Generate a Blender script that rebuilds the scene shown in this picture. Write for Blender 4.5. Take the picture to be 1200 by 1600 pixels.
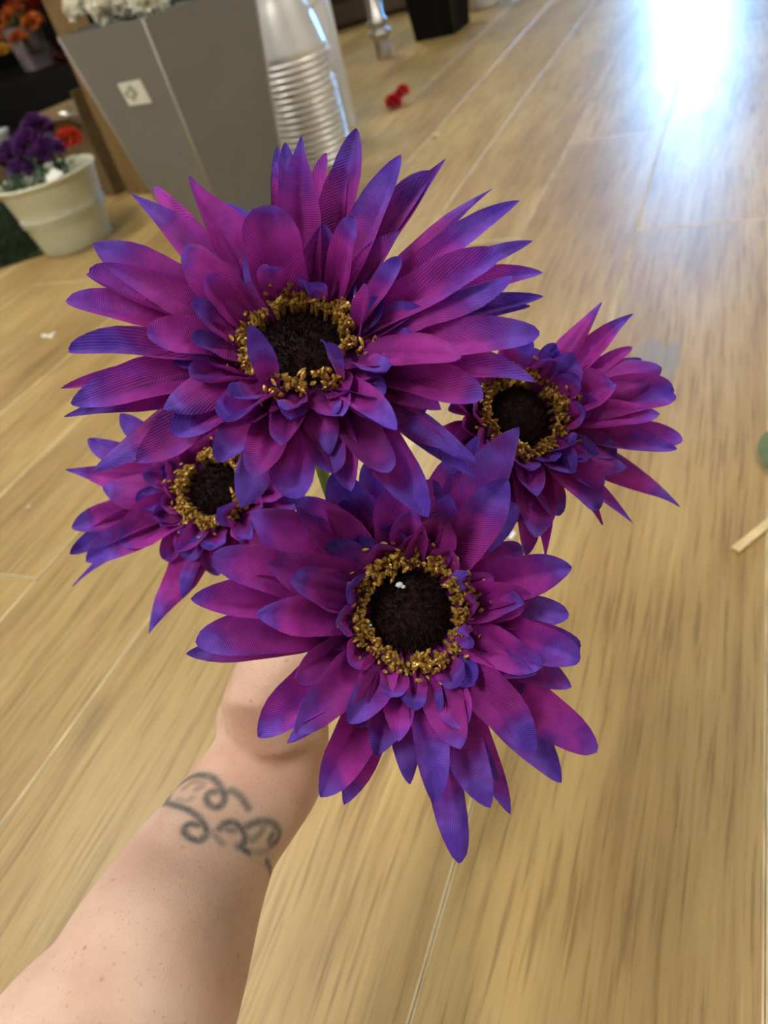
import bpy, bmesh, math, random
import numpy as np
from mathutils import Vector, Matrix
from mathutils.bvhtree import BVHTree

for o in list(bpy.data.objects):
    bpy.data.objects.remove(o, do_unlink=True)
scene = bpy.context.scene
COL = scene.collection
RND = random.Random(11)
V = Vector

# ------------------------------------------------------------------ camera
FPX = 1150.0
EYE = V((0, 0, 0.5))
RIGHT = V((0.90871, 0.3453, -0.23454)).normalized()
DOWN = V((0.06621, -0.674, -0.73576)).normalized()
FWD = V((-0.41214, 0.65306, -0.63534)).normalized()
cam = bpy.data.cameras.new('camera')
cam_ob = bpy.data.objects.new('camera', cam)
COL.objects.link(cam_ob)
mw = Matrix((RIGHT, -DOWN, -FWD)).transposed().to_4x4()
mw.translation = EYE
cam_ob.matrix_world = mw
cam.sensor_fit = 'HORIZONTAL'
cam.sensor_width = 36.0
cam.lens = FPX / 1200.0 * 36.0
cam.clip_start = 0.01
cam.clip_end = 60
cam.dof.use_dof = True
cam.dof.focus_distance = 0.245
cam.dof.aperture_fstop = cam.lens / 2.0     # about a 2 mm wide pupil
scene.camera = cam_ob

# ------------------------------------------------------------------ world, exposure
scene.view_settings.view_transform = 'Standard'
scene.view_settings.look = 'None'
scene.view_settings.exposure = 0.38
scene.view_settings.gamma = 1.0
scene.view_settings.use_curve_mapping = False
world = bpy.data.worlds.new('world')
scene.world = world
world.use_nodes = True
wbg = world.node_tree.nodes['Background']
wbg.inputs[0].default_value = (0.22, 0.52, 1.0, 1)
wbg.inputs[1].default_value = 58.0
LAMP_STRENGTH = 25.0
LAMP_COLOR = (1.0, 0.96, 0.86)


# ------------------------------------------------------------------ helpers
def cam_dir(x, y):
    return RIGHT * ((x - 600) / FPX) + DOWN * ((y - 800) / FPX) + FWD


def at_depth(x, y, z):
    """A point z metres in front of the lens plane."""
    return EYE + cam_dir(x, y) * z


def at_height(x, y, z=0.0):
    d = cam_dir(x, y)
    return EYE + d * ((z - EYE.z) / d.z)


def cam_vec(x, y, z):
    return (RIGHT * x + DOWN * y + FWD * z).normalized()


def mesh_obj(name, verts, faces, mat=None, parent=None, smooth=True):
    me = bpy.data.meshes.new(name)
    me.from_pydata([tuple(v) for v in verts], [], faces)
    me.update()
    if smooth:
        me.shade_smooth()
    o = bpy.data.objects.new(name, me)
    COL.objects.link(o)
    if mat:
        for m in (mat if isinstance(mat, (list, tuple)) else [mat]):
            me.materials.append(m)
    if parent:
        o.parent = parent
    return o


def bm_obj(name, bm, mat=None, parent=None, smooth=False):
    me = bpy.data.meshes.new(name)
    bm.normal_update()
    bm.to_mesh(me)
    bm.free()
    if smooth:
        me.shade_smooth()
    o = bpy.data.objects.new(name, me)
    COL.objects.link(o)
    if mat:
        for m in (mat if isinstance(mat, (list, tuple)) else [mat]):
            me.materials.append(m)
    if parent:
        o.parent = parent
    return o


def empty(name, loc=(0, 0, 0), rot=None):
    o = bpy.data.objects.new(name, None)
    COL.objects.link(o)
    o.location = loc
    o.empty_display_size = 0.02
    if rot is not None:
        o.rotation_euler = rot
    return o


def tag(o, label, cat, group=None, kind=None):
    o['label'] = label
    o['category'] = cat
    if group:
        o['group'] = group
    if kind:
        o['kind'] = kind
    return o


def link_copy(src, parent=None):
    c = src.copy()
    COL.objects.link(c)
    c.parent = parent
    return c


def add_box(bm, lo, hi, bevel=0.0, mi=0, mtx=None):
    lo, hi = V(lo), V(hi)
    r = bmesh.ops.create_cube(bm, size=1.0)
    vs = r['verts']
    c, s = (lo + hi) / 2, hi - lo
    for v in vs:
        v.co = V((c.x + v.co.x * s.x, c.y + v.co.y * s.y, c.z + v.co.z * s.z))
    fs = list({f for v in vs for f in v.link_faces})
    if bevel > 0:
        es = list({e for v in vs for e in v.link_edges})
        r = bmesh.ops.bevel(bm, geom=es, offset=bevel, segments=2, affect='EDGES', profile=0.5)
        vs = list({v for f in r['faces'] for v in f.verts} | {v for v in vs if v.is_valid})
        fs = list({f for v in vs for f in v.link_faces})
    for f in fs:
        f.material_index = mi
    if mtx is not None:
        bmesh.ops.transform(bm, matrix=mtx, verts=vs)
    return vs


def tube(path, radii, seg=10, cap=True, squash=None, up=None):
    """verts, faces of a tube along path; squash gives (a, b) scale for the two cross axes."""
    path = [V(p) for p in path]
    n = len(path)
    if not isinstance(radii, (list, tuple)):
        radii = [radii] * n
    verts, faces = [], []
    ref = V(up) if up is not None else None
    for i, p in enumerate(path):
        t = (path[min(i + 1, n - 1)] - path[max(i - 1, 0)]).normalized()
        if ref is None:
            ref = t.orthogonal().normalized()
        u = (ref - t * ref.dot(t)).normalized()
        ref = u if up is None else ref
        w = t.cross(u)
        r = radii[i]
        a, b = (squash[i] if isinstance(squash, list) else squash) if squash else (1, 1)
        for k in range(seg):
            th = 2 * math.pi * k / seg
            verts.append(p + u * (math.cos(th) * r * a) + w * (math.sin(th) * r * b))
    for i in range(n - 1):
        for k in range(seg):
            k2 = (k + 1) % seg
            faces.append((i * seg + k, i * seg + k2, (i + 1) * seg + k2, (i + 1) * seg + k))
    if cap:
        faces.append(tuple(range(seg - 1, -1, -1)))
        faces.append(tuple(range((n - 1) * seg, n * seg)))
    return verts, faces


def lathe(profile, seg=40, closed_bottom=False, closed_top=False):
    verts, faces = [], []
    for (r, z) in profile:
        for k in range(seg):
            th = 2 * math.pi * k / seg
            verts.append((r * math.cos(th), r * math.sin(th), z))
    for i in range(len(profile) - 1):
        for k in range(seg):
            k2 = (k + 1) % seg
            faces.append((i * seg + k, i * seg + k2, (i + 1) * seg + k2, (i + 1) * seg + k))
    if closed_bottom:
        faces.append(tuple(range(seg - 1, -1, -1)))
    if closed_top:
        b = (len(profile) - 1) * seg
        faces.append(tuple(range(b, b + seg)))
    return verts, faces


def smooth_path(pts, n=16):
    """Catmull-Rom through pts."""
    P = [V(p) for p in pts]
    P = [P[0] * 2 - P[1]] + P + [P[-1] * 2 - P[-2]]
    out = []
    m = len(P) - 3
    for i in range(n + 1):
        s = i / n * m
        k = min(int(s), m - 1)
        t = s - k
        a, b, c, d = P[k:k + 4]
        out.append(0.5 * ((2 * b) + (c - a) * t + (2 * a - 5 * b + 4 * c - d) * t * t
                          + (3 * b - a - 3 * c + d) * t ** 3))
    return out


# ------------------------------------------------------------------ material helpers
def new_mat(name):
    m = bpy.data.materials.new(name)
    m.use_nodes = True
    nt = m.node_tree
    return m, nt, nt.nodes['Principled BSDF'], nt.nodes['Material Output']


def N(nt, kind, **kw):
    n = nt.nodes.new(kind)
    for k, v in kw.items():
        setattr(n, k, v)
    return n


def ramp(nt, fac, stops, interp='LINEAR'):
    r = nt.nodes.new('ShaderNodeValToRGB')
    r.color_ramp.interpolation = interp
    els = r.color_ramp.elements
    while len(els) < len(stops):
        els.new(0.5)
    for e, (p, c) in zip(els, stops):
        e.position = p
        e.color = (*c, 1) if len(c) == 3 else c
    nt.links.new(fac, r.inputs[0])
    return r.outputs[0]


def noise(nt, vec, scale, detail=3, rough=0.5, out='Fac'):
    n = nt.nodes.new('ShaderNodeTexNoise')
    n.inputs['Scale'].default_value = scale
    n.inputs['Detail'].default_value = detail
    n.inputs['Roughness'].default_value = rough
    if vec is not None:
        nt.links.new(vec, n.inputs['Vector'])
    return n.outputs[out]


def math_n(nt, op, a, b=None, clamp=False):
    n = nt.nodes.new('ShaderNodeMath')
    n.operation = op
    n.use_clamp = clamp
    for i, s in enumerate((a, b)):
        if s is None:
            continue
        if isinstance(s, (int, float)):
            n.inputs[i].default_value = s
        else:
            nt.links.new(s, n.inputs[i])
    return n.outputs[0]


def mix_col(nt, fac, a, b, mode='MIX'):
    n = nt.nodes.new('ShaderNodeMix')
    n.data_type = 'RGBA'
    n.blend_type = mode
    for idx, s in ((0, fac), (6, a), (7, b)):
        if isinstance(s, (int, float)):
            n.inputs[idx].default_value = s
        elif isinstance(s, tuple):
            n.inputs[idx].default_value = (*s, 1) if len(s) == 3 else s
        else:
            nt.links.new(s, n.inputs[idx])
    return n.outputs[2]


def mapping(nt, vec, scale=(1, 1, 1), loc=None, rot=None):
    n = nt.nodes.new('ShaderNodeMapping')
    nt.links.new(vec, n.inputs['Vector'])
    n.inputs['Scale'].default_value = scale
    if loc:
        n.inputs['Location'].default_value = loc
    if rot:
        n.inputs['Rotation'].default_value = rot
    return n.outputs[0]


def bump(nt, height, strength, dist, bsdf):
    b = nt.nodes.new('ShaderNodeBump')
    b.inputs['Strength'].default_value = strength
    b.inputs['Distance'].default_value = dist
    nt.links.new(height, b.inputs['Height'])
    nt.links.new(b.outputs[0], bsdf.inputs['Normal'])


def simple_mat(name, color, rough=0.6, metallic=0.0, var=0.15, nscale=30, bump_s=0.0, spec=0.5, trans=0.0):
    m, nt, b, out = new_mat(name)
    tc = N(nt, 'ShaderNodeTexCoord')
    nz = noise(nt, tc.outputs['Object'], nscale, 4)
    lo = tuple(c * (1 - var) for c in color)
    hi = tuple(min(1, c * (1 + var)) for c in color)
    col = ramp(nt, nz, [(0.3, lo), (0.7, hi)])
    nt.links.new(col, b.inputs['Base Color'])
    b.inputs['Roughness'].default_value = rough
    b.inputs['Metallic'].default_value = metallic
    b.inputs['Specular IOR Level'].default_value = spec
    if bump_s:
        bump(nt, nz, bump_s, 0.002, b)
    if trans:
        t = N(nt, 'ShaderNodeBsdfTranslucent')
        nt.links.new(col, t.inputs['Color'])
        mx = N(nt, 'ShaderNodeMixShader')
        mx.inputs[0].default_value = trans
        nt.links.new(b.outputs[0], mx.inputs[1])
        nt.links.new(t.outputs[0], mx.inputs[2])
        nt.links.new(mx.outputs[0], out.inputs[0])
    return m


def petal_mat():
    m, nt, b, out = new_mat('dyed_petal_fabric')
    uv = N(nt, 'ShaderNodeUVMap', uv_map='along')
    wv = N(nt, 'ShaderNodeUVMap', uv_map='weave')
    oi = N(nt, 'ShaderNodeObjectInfo')
    sep = N(nt, 'ShaderNodeSeparateXYZ')
    nt.links.new(uv.outputs[0], sep.inputs[0])
    tone = N(nt, 'ShaderNodeSeparateColor')
    nt.links.new(oi.outputs['Color'], tone.inputs[0])
    geo = N(nt, 'ShaderNodeNewGeometry')
    nz = noise(nt, geo.outputs['Position'], 55, 3)
    nz2 = noise(nt, geo.outputs['Position'], 160, 3)
    p = math_n(nt, 'ADD', sep.outputs['Y'], math_n(nt, 'MULTIPLY', math_n(nt, 'SUBTRACT', nz, 0.5), 0.85))
    p = math_n(nt, 'ADD', p, math_n(nt, 'SUBTRACT', tone.outputs[0], 0.5))
    col = ramp(nt, p, [(0.0, (0.150, 0.008, 0.160)), (0.20, (0.200, 0.010, 0.185)), (0.42, (0.275, 0.016, 0.240)),
                       (0.64, (0.300, 0.028, 0.310)), (0.77, (0.160, 0.026, 0.330)), (0.89, (0.150, 0.064, 0.490)),
                       (1.0, (0.090, 0.034, 0.380))])
    br = math_n(nt, 'MULTIPLY', tone.outputs[1],
                math_n(nt, 'ADD', 0.62, math_n(nt, 'MULTIPLY', nz2, 1.15)))
    wave = N(nt, 'ShaderNodeTexWave', wave_type='BANDS', bands_direction='X')
    wave.inputs['Scale'].default_value = 480
    wave.inputs['Distortion'].default_value = 1.2
    wave.inputs['Detail'].default_value = 1
    wave.inputs['Detail Scale'].default_value = 0.4
    nt.links.new(wv.outputs[0], wave.inputs['Vector'])
    br = math_n(nt, 'MULTIPLY', br, math_n(nt, 'ADD', 0.84, math_n(nt, 'MULTIPLY', wave.outputs['Fac'], 0.36)))
    cm = N(nt, 'ShaderNodeVectorMath', operation='SCALE')
    nt.links.new(col, cm.inputs[0])
    nt.links.new(br, cm.inputs['Scale'])
    nt.links.new(cm.outputs[0], b.inputs['Base Color'])
    b.inputs['Roughness'].default_value = 0.62
    b.inputs['Specular IOR Level'].default_value = 0.25
    b.inputs['Sheen Weight'].default_value = 0.12
    b.inputs['Sheen Roughness'].default_value = 0.4
    b.inputs['Sheen Tint'].default_value = (0.7, 0.55, 1, 1)
    bump(nt, math_n(nt, 'ADD', wave.outputs['Fac'], math_n(nt, 'MULTIPLY', nz2, 6.0)), 0.35, 0.0004, b)
    t = N(nt, 'ShaderNodeBsdfTranslucent')
    nt.links.new(cm.outputs[0], t.inputs['Color'])
    mx = N(nt, 'ShaderNodeMixShader')
    mx.inputs[0].default_value = 0.30
    nt.links.new(b.outputs[0], mx.inputs[1])
    nt.links.new(t.outputs[0], mx.inputs[2])
    nt.links.new(mx.outputs[0], out.inputs[0])
    return m


def gold_mat():
    m, nt, b, out = new_mat('gold_stamen')
    geo = N(nt, 'ShaderNodeNewGeometry')
    nz = noise(nt, geo.outputs['Position'], 900, 2)
    col = ramp(nt, nz, [(0.3, (0.16, 0.075, 0.012)), (0.5, (0.45, 0.26, 0.045)), (0.7, (0.80, 0.56, 0.16))])
    nt.links.new(col, b.inputs['Base Color'])
    b.inputs['Metallic'].default_value = 0.35
    b.inputs['Roughness'].default_value = 0.38
    return m


def wood_mat(name, stops, gx=1.0, rough=0.3, knots=True, random_offset=True, gloss=True):
    m, nt, b, out = new_mat(name)
    tc = N(nt, 'ShaderNodeTexCoord')
    oi = N(nt, 'ShaderNodeObjectInfo')
    off = N(nt, 'ShaderNodeCombineXYZ')
    nt.links.new(math_n(nt, 'MULTIPLY', oi.outputs['Random'], 37.0), off.inputs[0])
    nt.links.new(math_n(nt, 'MULTIPLY', oi.outputs['Random'], 91.0), off.inputs[1])
    add = N(nt, 'ShaderNodeVectorMath', operation='ADD')
    nt.links.new(tc.outputs['Object'], add.inputs[0])
    nt.links.new(off.outputs[0], add.inputs[1])
    P = add.outputs[0]
    warp = noise(nt, mapping(nt, P, (3, 1.2, 3)), 1.0, 3, out='Color')
    wp = N(nt, 'ShaderNodeVectorMath', operation='MULTIPLY_ADD')
    nt.links.new(warp, wp.inputs[0])
    wp.inputs[1].default_value = (0.05, 0.03, 0)
    nt.links.new(P, wp.inputs[2])
    W = wp.outputs[0]
    broad = noise(nt, mapping(nt, W, (9 * gx, 1.7, 4)), 1.0, 4, 0.55)
    fine = noise(nt, mapping(nt, W, (260 * gx, 9.0, 20)), 1.0, 4, 0.6)
    lines = noise(nt, mapping(nt, W, (70 * gx, 3.2, 10)), 1.0, 5, 0.65)
    fac = math_n(nt, 'ADD', math_n(nt, 'MULTIPLY', broad, 0.55),
                 math_n(nt, 'ADD', math_n(nt, 'MULTIPLY', lines, 0.28), math_n(nt, 'MULTIPLY', fine, 0.17)))
    col = ramp(nt, fac, stops)
    pores = ramp(nt, lines, [(0.36, (0.52, 0.45, 0.36)), (0.46, (1, 1, 1))])
    col = mix_col(nt, 0.28, col, pores, 'MULTIPLY')
    pores2 = ramp(nt, fine, [(0.36, (0.45, 0.37, 0.28)), (0.47, (1, 1, 1)), (0.62, (1.0, 1.0, 1.0)), (0.72, (1.25, 1.25, 1.25))])
    col = mix_col(nt, 0.55, col, pores2, 'MULTIPLY')
    if knots:
        vo = N(nt, 'ShaderNodeTexVoronoi')
        vo.inputs['Scale'].default_value = 1.0
        nt.links.new(mapping(nt, W, (6.5, 2.2, 1)), vo.inputs['Vector'])
        kn = ramp(nt, vo.outputs['Distance'], [(0.0, (1, 1, 1)), (0.035, (0.7, 0.7, 0.7)), (0.10, (0, 0, 0))])
        kn = math_n(nt, 'MULTIPLY', kn, noise(nt, mapping(nt, W, (60, 40, 1)), 1.0, 3))
        col = mix_col(nt, kn, col, (0.16, 0.095, 0.04))
    tint = math_n(nt, 'ADD', 0.92, math_n(nt, 'MULTIPLY', oi.outputs['Random'], 0.16))
    cm = N(nt, 'ShaderNodeVectorMath', operation='SCALE')
    nt.links.new(col, cm.inputs[0])
    nt.links.new(tint, cm.inputs['Scale'])
    nt.links.new(cm.outputs[0], b.inputs['Base Color'])
    rg = ramp(nt, noise(nt, mapping(nt, P, (5, 3, 1)), 1.0, 3),
              [(0.3, (rough * 0.96,) * 3), (0.7, (rough * 1.04,) * 3)])
    nt.links.new(rg, b.inputs['Roughness'])
    bump(nt, math_n(nt, 'ADD', lines, fine), 0.06, 0.001, b)
    if gloss:
        b.inputs['Coat Weight'].default_value = 0.10
        b.inputs['Coat Roughness'].default_value = 0.16
    return m, nt, b


# ------------------------------------------------------------------ materials
M_PETAL = petal_mat()
M_GOLD = gold_mat()
M_DARK = simple_mat('dark_brown_fuzz', (0.024, 0.014, 0.015), 0.95, var=0.5, nscale=400, spec=0.05)
M_STEM = simple_mat('green_plastic_stem', (0.12, 0.24, 0.02), 0.45, var=0.3, nscale=60)
M_PLUM = simple_mat('plum_receptacle', (0.07, 0.004, 0.085), 0.8, var=0.3, nscale=120)
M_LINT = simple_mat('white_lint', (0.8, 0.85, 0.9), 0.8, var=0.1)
FLOOR_STOPS = [(0.34, (0.275, 0.170, 0.056)), (0.46, (0.355, 0.233, 0.083)), (0.55, (0.425, 0.295, 0.110)),
               (0.68, (0.54, 0.395, 0.160))]
M_FLOOR, fnt, fb = wood_mat('oak_plank', FLOOR_STOPS, rough=0.40)
M_EDGE = simple_mat('worn_plank_edge', (0.66, 0.545, 0.34), 0.45, var=0.3, nscale=25)
M_SUB = simple_mat('dark_joint', (0.06, 0.045, 0.03), 0.9)
M_WALL = simple_mat('cream_wall_paint', (0.62, 0.58, 0.50), 0.85, var=0.04, nscale=6)
M_CEIL = simple_mat('white_ceiling', (0.70, 0.69, 0.66), 0.9, var=0.03, nscale=6)
M_BLACK = simple_mat('black_metal', (0.006, 0.006, 0.0065), 0.7, var=0.3, spec=0.1)
M_GLOSSBLACK = simple_mat('glossy_black_lacquer', (0.008, 0.008, 0.009), 0.12, var=0.2, spec=0.8)
M_GREY = simple_mat('grey_planter_plastic', (0.172, 0.178, 0.172), 0.5, var=0.06, nscale=9)
M_GREYEDGE = simple_mat('pale_grey_planter_edge', (0.34, 0.32, 0.30), 0.5, var=0.08)
M_ZINC = simple_mat('galvanised_zinc', (0.78, 0.79, 0.80), 0.36, 0.55, var=0.08, nscale=14)
M_PALEZINC = simple_mat('pale_zinc', (0.66, 0.68, 0.70), 0.45, 0.0, var=0.06, nscale=10)
M_STEEL = simple_mat('brushed_steel', (0.50, 0.49, 0.47), 0.28, 0.9, var=0.1, nscale=20)
M_CREAM = simple_mat('cream_enamel', (0.62, 0.64, 0.50), 0.42, var=0.03, nscale=12)
M_WHITE = simple_mat('white_card', (0.82, 0.84, 0.82), 0.7, var=0.05, nscale=40)
M_KRAFT = simple_mat('brown_kraft_board', (0.17, 0.115, 0.05), 0.85, var=0.15, nscale=18)
M_MAT = simple_mat('dark_green_grass', (0.018, 0.035, 0.012), 0.9, var=0.4, nscale=60)
M_LEAF = simple_mat('green_leaf', (0.035, 0.085, 0.035), 0.55, var=0.35, nscale=50, trans=0.15)
M_WPET = simple_mat('white_bloom', (0.90, 0.89, 0.78), 0.75, var=0.05, nscale=60, trans=0.2)
M_PPET = simple_mat('deep_purple_bloom', (0.10, 0.018, 0.17), 0.75, var=0.3, nscale=60, trans=0.2)
M_RPET = simple_mat('red_orange_bloom', (0.62, 0.055, 0.02), 0.7, var=0.25, nscale=60, trans=0.2)
M_OPET = simple_mat('orange_bloom', (0.62, 0.17, 0.025), 0.7, var=0.35, nscale=40, trans=0.2)
M_YPET = simple_mat('yellow_bloom', (0.72, 0.40, 0.03), 0.7, var=0.3, nscale=40, trans=0.2)
M_MAROON = simple_mat('maroon_centre', (0.05, 0.006, 0.006), 0.9, var=0.4)
M_LILAC = simple_mat('lilac_grey_pot', (0.24, 0.21, 0.24), 0.7, var=0.2, nscale=25)
M_BURGUNDY = simple_mat('burgundy_bloom', (0.13, 0.012, 0.015), 0.8, var=0.4, nscale=60)
M_RED = simple_mat('scarlet_petal', (0.62, 0.008, 0.02), 0.55, var=0.3, nscale=80)
M_STICK = simple_mat('pale_bare_wood', (0.60, 0.46, 0.24), 0.7, var=0.12, nscale=60)
M_POST, _nt, _b = wood_mat('pine_post', [(0.3, (0.19, 0.115, 0.04)), (0.6, (0.27, 0.17, 0.062)), (0.8, (0.33, 0.215, 0.08))],
                           rough=0.6, knots=False, gloss=False)


def film_mat():
    m, nt, b, out = new_mat('clear_film')
    g = N(nt, 'ShaderNodeBsdfGlossy')
    g.inputs['Roughness'].default_value = 0.12
    t = N(nt, 'ShaderNodeBsdfTransparent')
    mx = N(nt, 'ShaderNodeMixShader')
    mx.inputs[0].default_value = 0.18
    nt.links.new(t.outputs[0], mx.inputs[1])
    nt.links.new(g.outputs[0], mx.inputs[2])
    nt.links.new(mx.outputs[0], out.inputs[0])
    return m


M_FILM = film_mat()


def lamp_mat():
    m, nt, b, out = new_mat('lit_diffuser')
    b.inputs['Emission Color'].default_value = (*LAMP_COLOR, 1)
    b.inputs['Emission Strength'].default_value = LAMP_STRENGTH
    return m


M_LAMP = lamp_mat()

# ------------------------------------------------------------------ floor
PW, PL = 0.1866, 1.233
X0 = -0.1455                      # one long joint
floor = empty('floor', (0, 0, 0))
tag(floor, 'golden oak plank floor with pale worn joints', 'floor', kind='structure')
bm = bmesh.new()
add_box(bm, (-4.2, -3.2, -0.06), (3.2, 10.2, -0.0035))
o = bm_obj('floor_slab', bm, M_FLOOR, floor)


def plank_mesh():
    g, c, th = 0.0003, 0.0013, 0.0032
    x, y = PW / 2 - g, PL / 2 - g
    vs = [(-x + c, -y + c, 0), (x - c, -y + c, 0), (x - c, y - c, 0), (-x + c, y - c, 0),
          (-x, -y, -0.0009), (x, -y, -0.0009), (x, y, -0.0009), (-x, y, -0.0009),
          (-x, -y, -th), (x, -y, -th), (x, y, -th), (-x, y, -th)]
    fs = [(0, 1, 2, 3)]
    for i in range(4):
        j = (i + 1) % 4
        fs.append((4 + i, 4 + j, j, i))
        fs.append((8 + i, 8 + j, 4 + j, 4 + i))
    fs.append((11, 10, 9, 8))
    me = bpy.data.meshes.new('plank')
    me.from_pydata(vs, [], fs)
    me.materials.append(M_FLOOR)
    me.materials.append(M_EDGE)
    me.materials.append(M_SUB)
    for i, p in enumerate(me.polygons):
        p.material_index = 0 if i == 0 else (1 if i in (1, 3, 5, 7) else 2)
    me.update()
    return me


pm = plank_mesh()
for ci in range(-17, 7):
    # joint offsets read off the photo for the three columns in plain view
    joint = {0: 1.186, -1: 1.660, -2: 2.427}.get(ci, (ci * 0.447) % 1.0 * PL + 0.1)
    k0 = math.floor((-0.9 - joint) / PL)
    for k in range(k0, k0 + 6):
        p = bpy.data.objects.new('plank', pm)
        COL.objects.link(p)
        p.parent = floor
        p.location = (X0 + PW * (ci + 0.5), joint + PL * (k + 0.5), RND.uniform(-0.0003, 0.0003))

# grey scuffs: stains in the plank finish
geo = N(fnt, 'ShaderNodeNewGeometry')


def scuff(cx, cy, sx, sy):
    mp = mapping(fnt, geo.outputs['Position'], (1 / sx, 1 / sy, 1), (-cx / sx, -cy / sy, 0))
    sg = N(fnt, 'ShaderNodeVectorMath', operation='LENGTH')
    s2 = N(fnt, 'ShaderNodeVectorMath', operation='MULTIPLY')
    fnt.links.new(mp, s2.inputs[0])
    s2.inputs[1].default_value = (1, 1, 0)
    fnt.links.new(s2.outputs[0], sg.inputs[0])
    d = ramp(fnt, sg.outputs['Value'], [(0.75, (1, 1, 1)), (1.05, (0, 0, 0))])
    nz = noise(fnt, mapping(fnt, geo.outputs['Position'], (320, 45, 1)), 1.0, 3)
    return math_n(fnt, 'MULTIPLY', d, ramp(fnt, nz, [(0.34, (0.25,) * 3), (0.60, (0.9,) * 3)]))


a = at_height(1014, 558)
b_ = at_height(1048, 562)
s1 = scuff(a.x, a.y, 0.019, 0.050)
s2_ = scuff(b_.x, b_.y, 0.011, 0.050)
old = fb.inputs['Base Color'].links[0].from_socket
c1 = mix_col(fnt, math_n(fnt, 'MAXIMUM', s1, s2_), old, (0.20, 0.195, 0.18))
fnt.links.new(c1, fb.inputs['Base Color'])

# ------------------------------------------------------------------ room shell
DX0, DX1, DZ = -1.04, -0.22, 2.24      # glazed shop door in the far wall
YB, YF, XL, XR, ZC = 10.0, -3.0, -4.0, 3.0, 3.0


def struct_box(name, lo, hi, mat, label, cat):
    bm = bmesh.new()
    add_box(bm, lo, hi)
    o = bm_obj(name, bm, mat)
    return tag(o, label, cat, kind='structure')


wb = empty('wall_back', (0, YB, 0))
tag(wb, 'cream painted far wall around the shop door', 'wall', kind='structure')
for lo, hi in (((XL, 0, 0), (DX0, 0.12, ZC)), ((DX1, 0, 0), (XR, 0.12, ZC)), ((DX0, 0, DZ), (DX1, 0.12, ZC))):
    bm = bmesh.new()
    add_box(bm, lo, hi)
    bm_obj('wall_section', bm, M_WALL, wb)
struct_box('wall_left', (XL - 0.12, YF, 0), (XL, YB, ZC), M_WALL, 'cream painted wall behind the dark displays', 'wall')
struct_box('wall_right', (XR, YF, 0), (XR + 0.12, YB, ZC), M_WALL, 'cream painted wall on the open side of the shop', 'wall')
struct_box('wall_front', (XL, YF - 0.12, 0), (XR, YF, ZC), M_WALL, 'cream painted wall facing the shop door', 'wall')
struct_box('ceiling', (XL, YF, ZC), (XR, YB, ZC + 0.1), M_CEIL, 'white shop ceiling with lit panels', 'ceiling')
door = empty('door_1', ((DX0 + DX1) / 2, YB + 0.05, 0))
tag(door, 'glazed shop door letting in blue daylight', 'door', kind='structure')
hw = (DX1 - DX0) / 2
bm = bmesh.new()
for lo, hi in (((-hw, -0.03, 0), (-hw + 0.07, 0.03, DZ)), ((hw - 0.07, -0.03, 0), (hw, 0.03, DZ)),
               ((-hw + 0.07, -0.03, DZ - 0.07), (hw - 0.07, 0.03, DZ)), ((-hw + 0.07, -0.03, 0), (hw - 0.07, 0.03, 0.08))):
    add_box(bm, lo, hi)
bm_obj('door_frame', bm, M_STEEL, door)
m, nt, b, out = new_mat('door_glass')
g = N(nt, 'ShaderNodeBsdfGlossy')
g.inputs['Roughness'].default_value = 0.02
t = N(nt, 'ShaderNodeBsdfTransparent')
mx = N(nt, 'ShaderNodeMixShader')
mx.inputs[0].default_value = 0.06
nt.links.new(t.outputs[0], mx.inputs[1])
nt.links.new(g.outputs[0], mx.inputs[2])
nt.links.new(mx.outputs[0], out.inputs[0])
bm = bmesh.new()
add_box(bm, (-hw + 0.07, -0.004, 0.08), (hw - 0.07, 0.004, DZ - 0.07))
bm_obj('pane', bm, m, door)

lamp_spots = [(-0.8, -0.95), (-2.2, 0.7), (-2.5, 4.4), (1.3, 1.7)]
for i, (lx, ly) in enumerate(lamp_spots):
    L = empty('ceiling_light_offscreen', (lx, ly, ZC))
    tag(L, 'long white ceiling light panel with lit diffuser', 'ceiling light', 'shop ceiling lights')
    bm = bmesh.new()
    add_box(bm, (-0.22, -0.65, -0.05), (0.22, 0.65, 0.0), 0.008)
    bm_obj('housing', bm, M_CEIL, L)
    bm = bmesh.new()
    add_box(bm, (-0.2, -0.62, -0.058), (0.2, 0.62, -0.049))
    bm_obj('diffuser_offscreen', bm, M_LAMP, L)

# ------------------------------------------------------------------ the four held flowers


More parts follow.
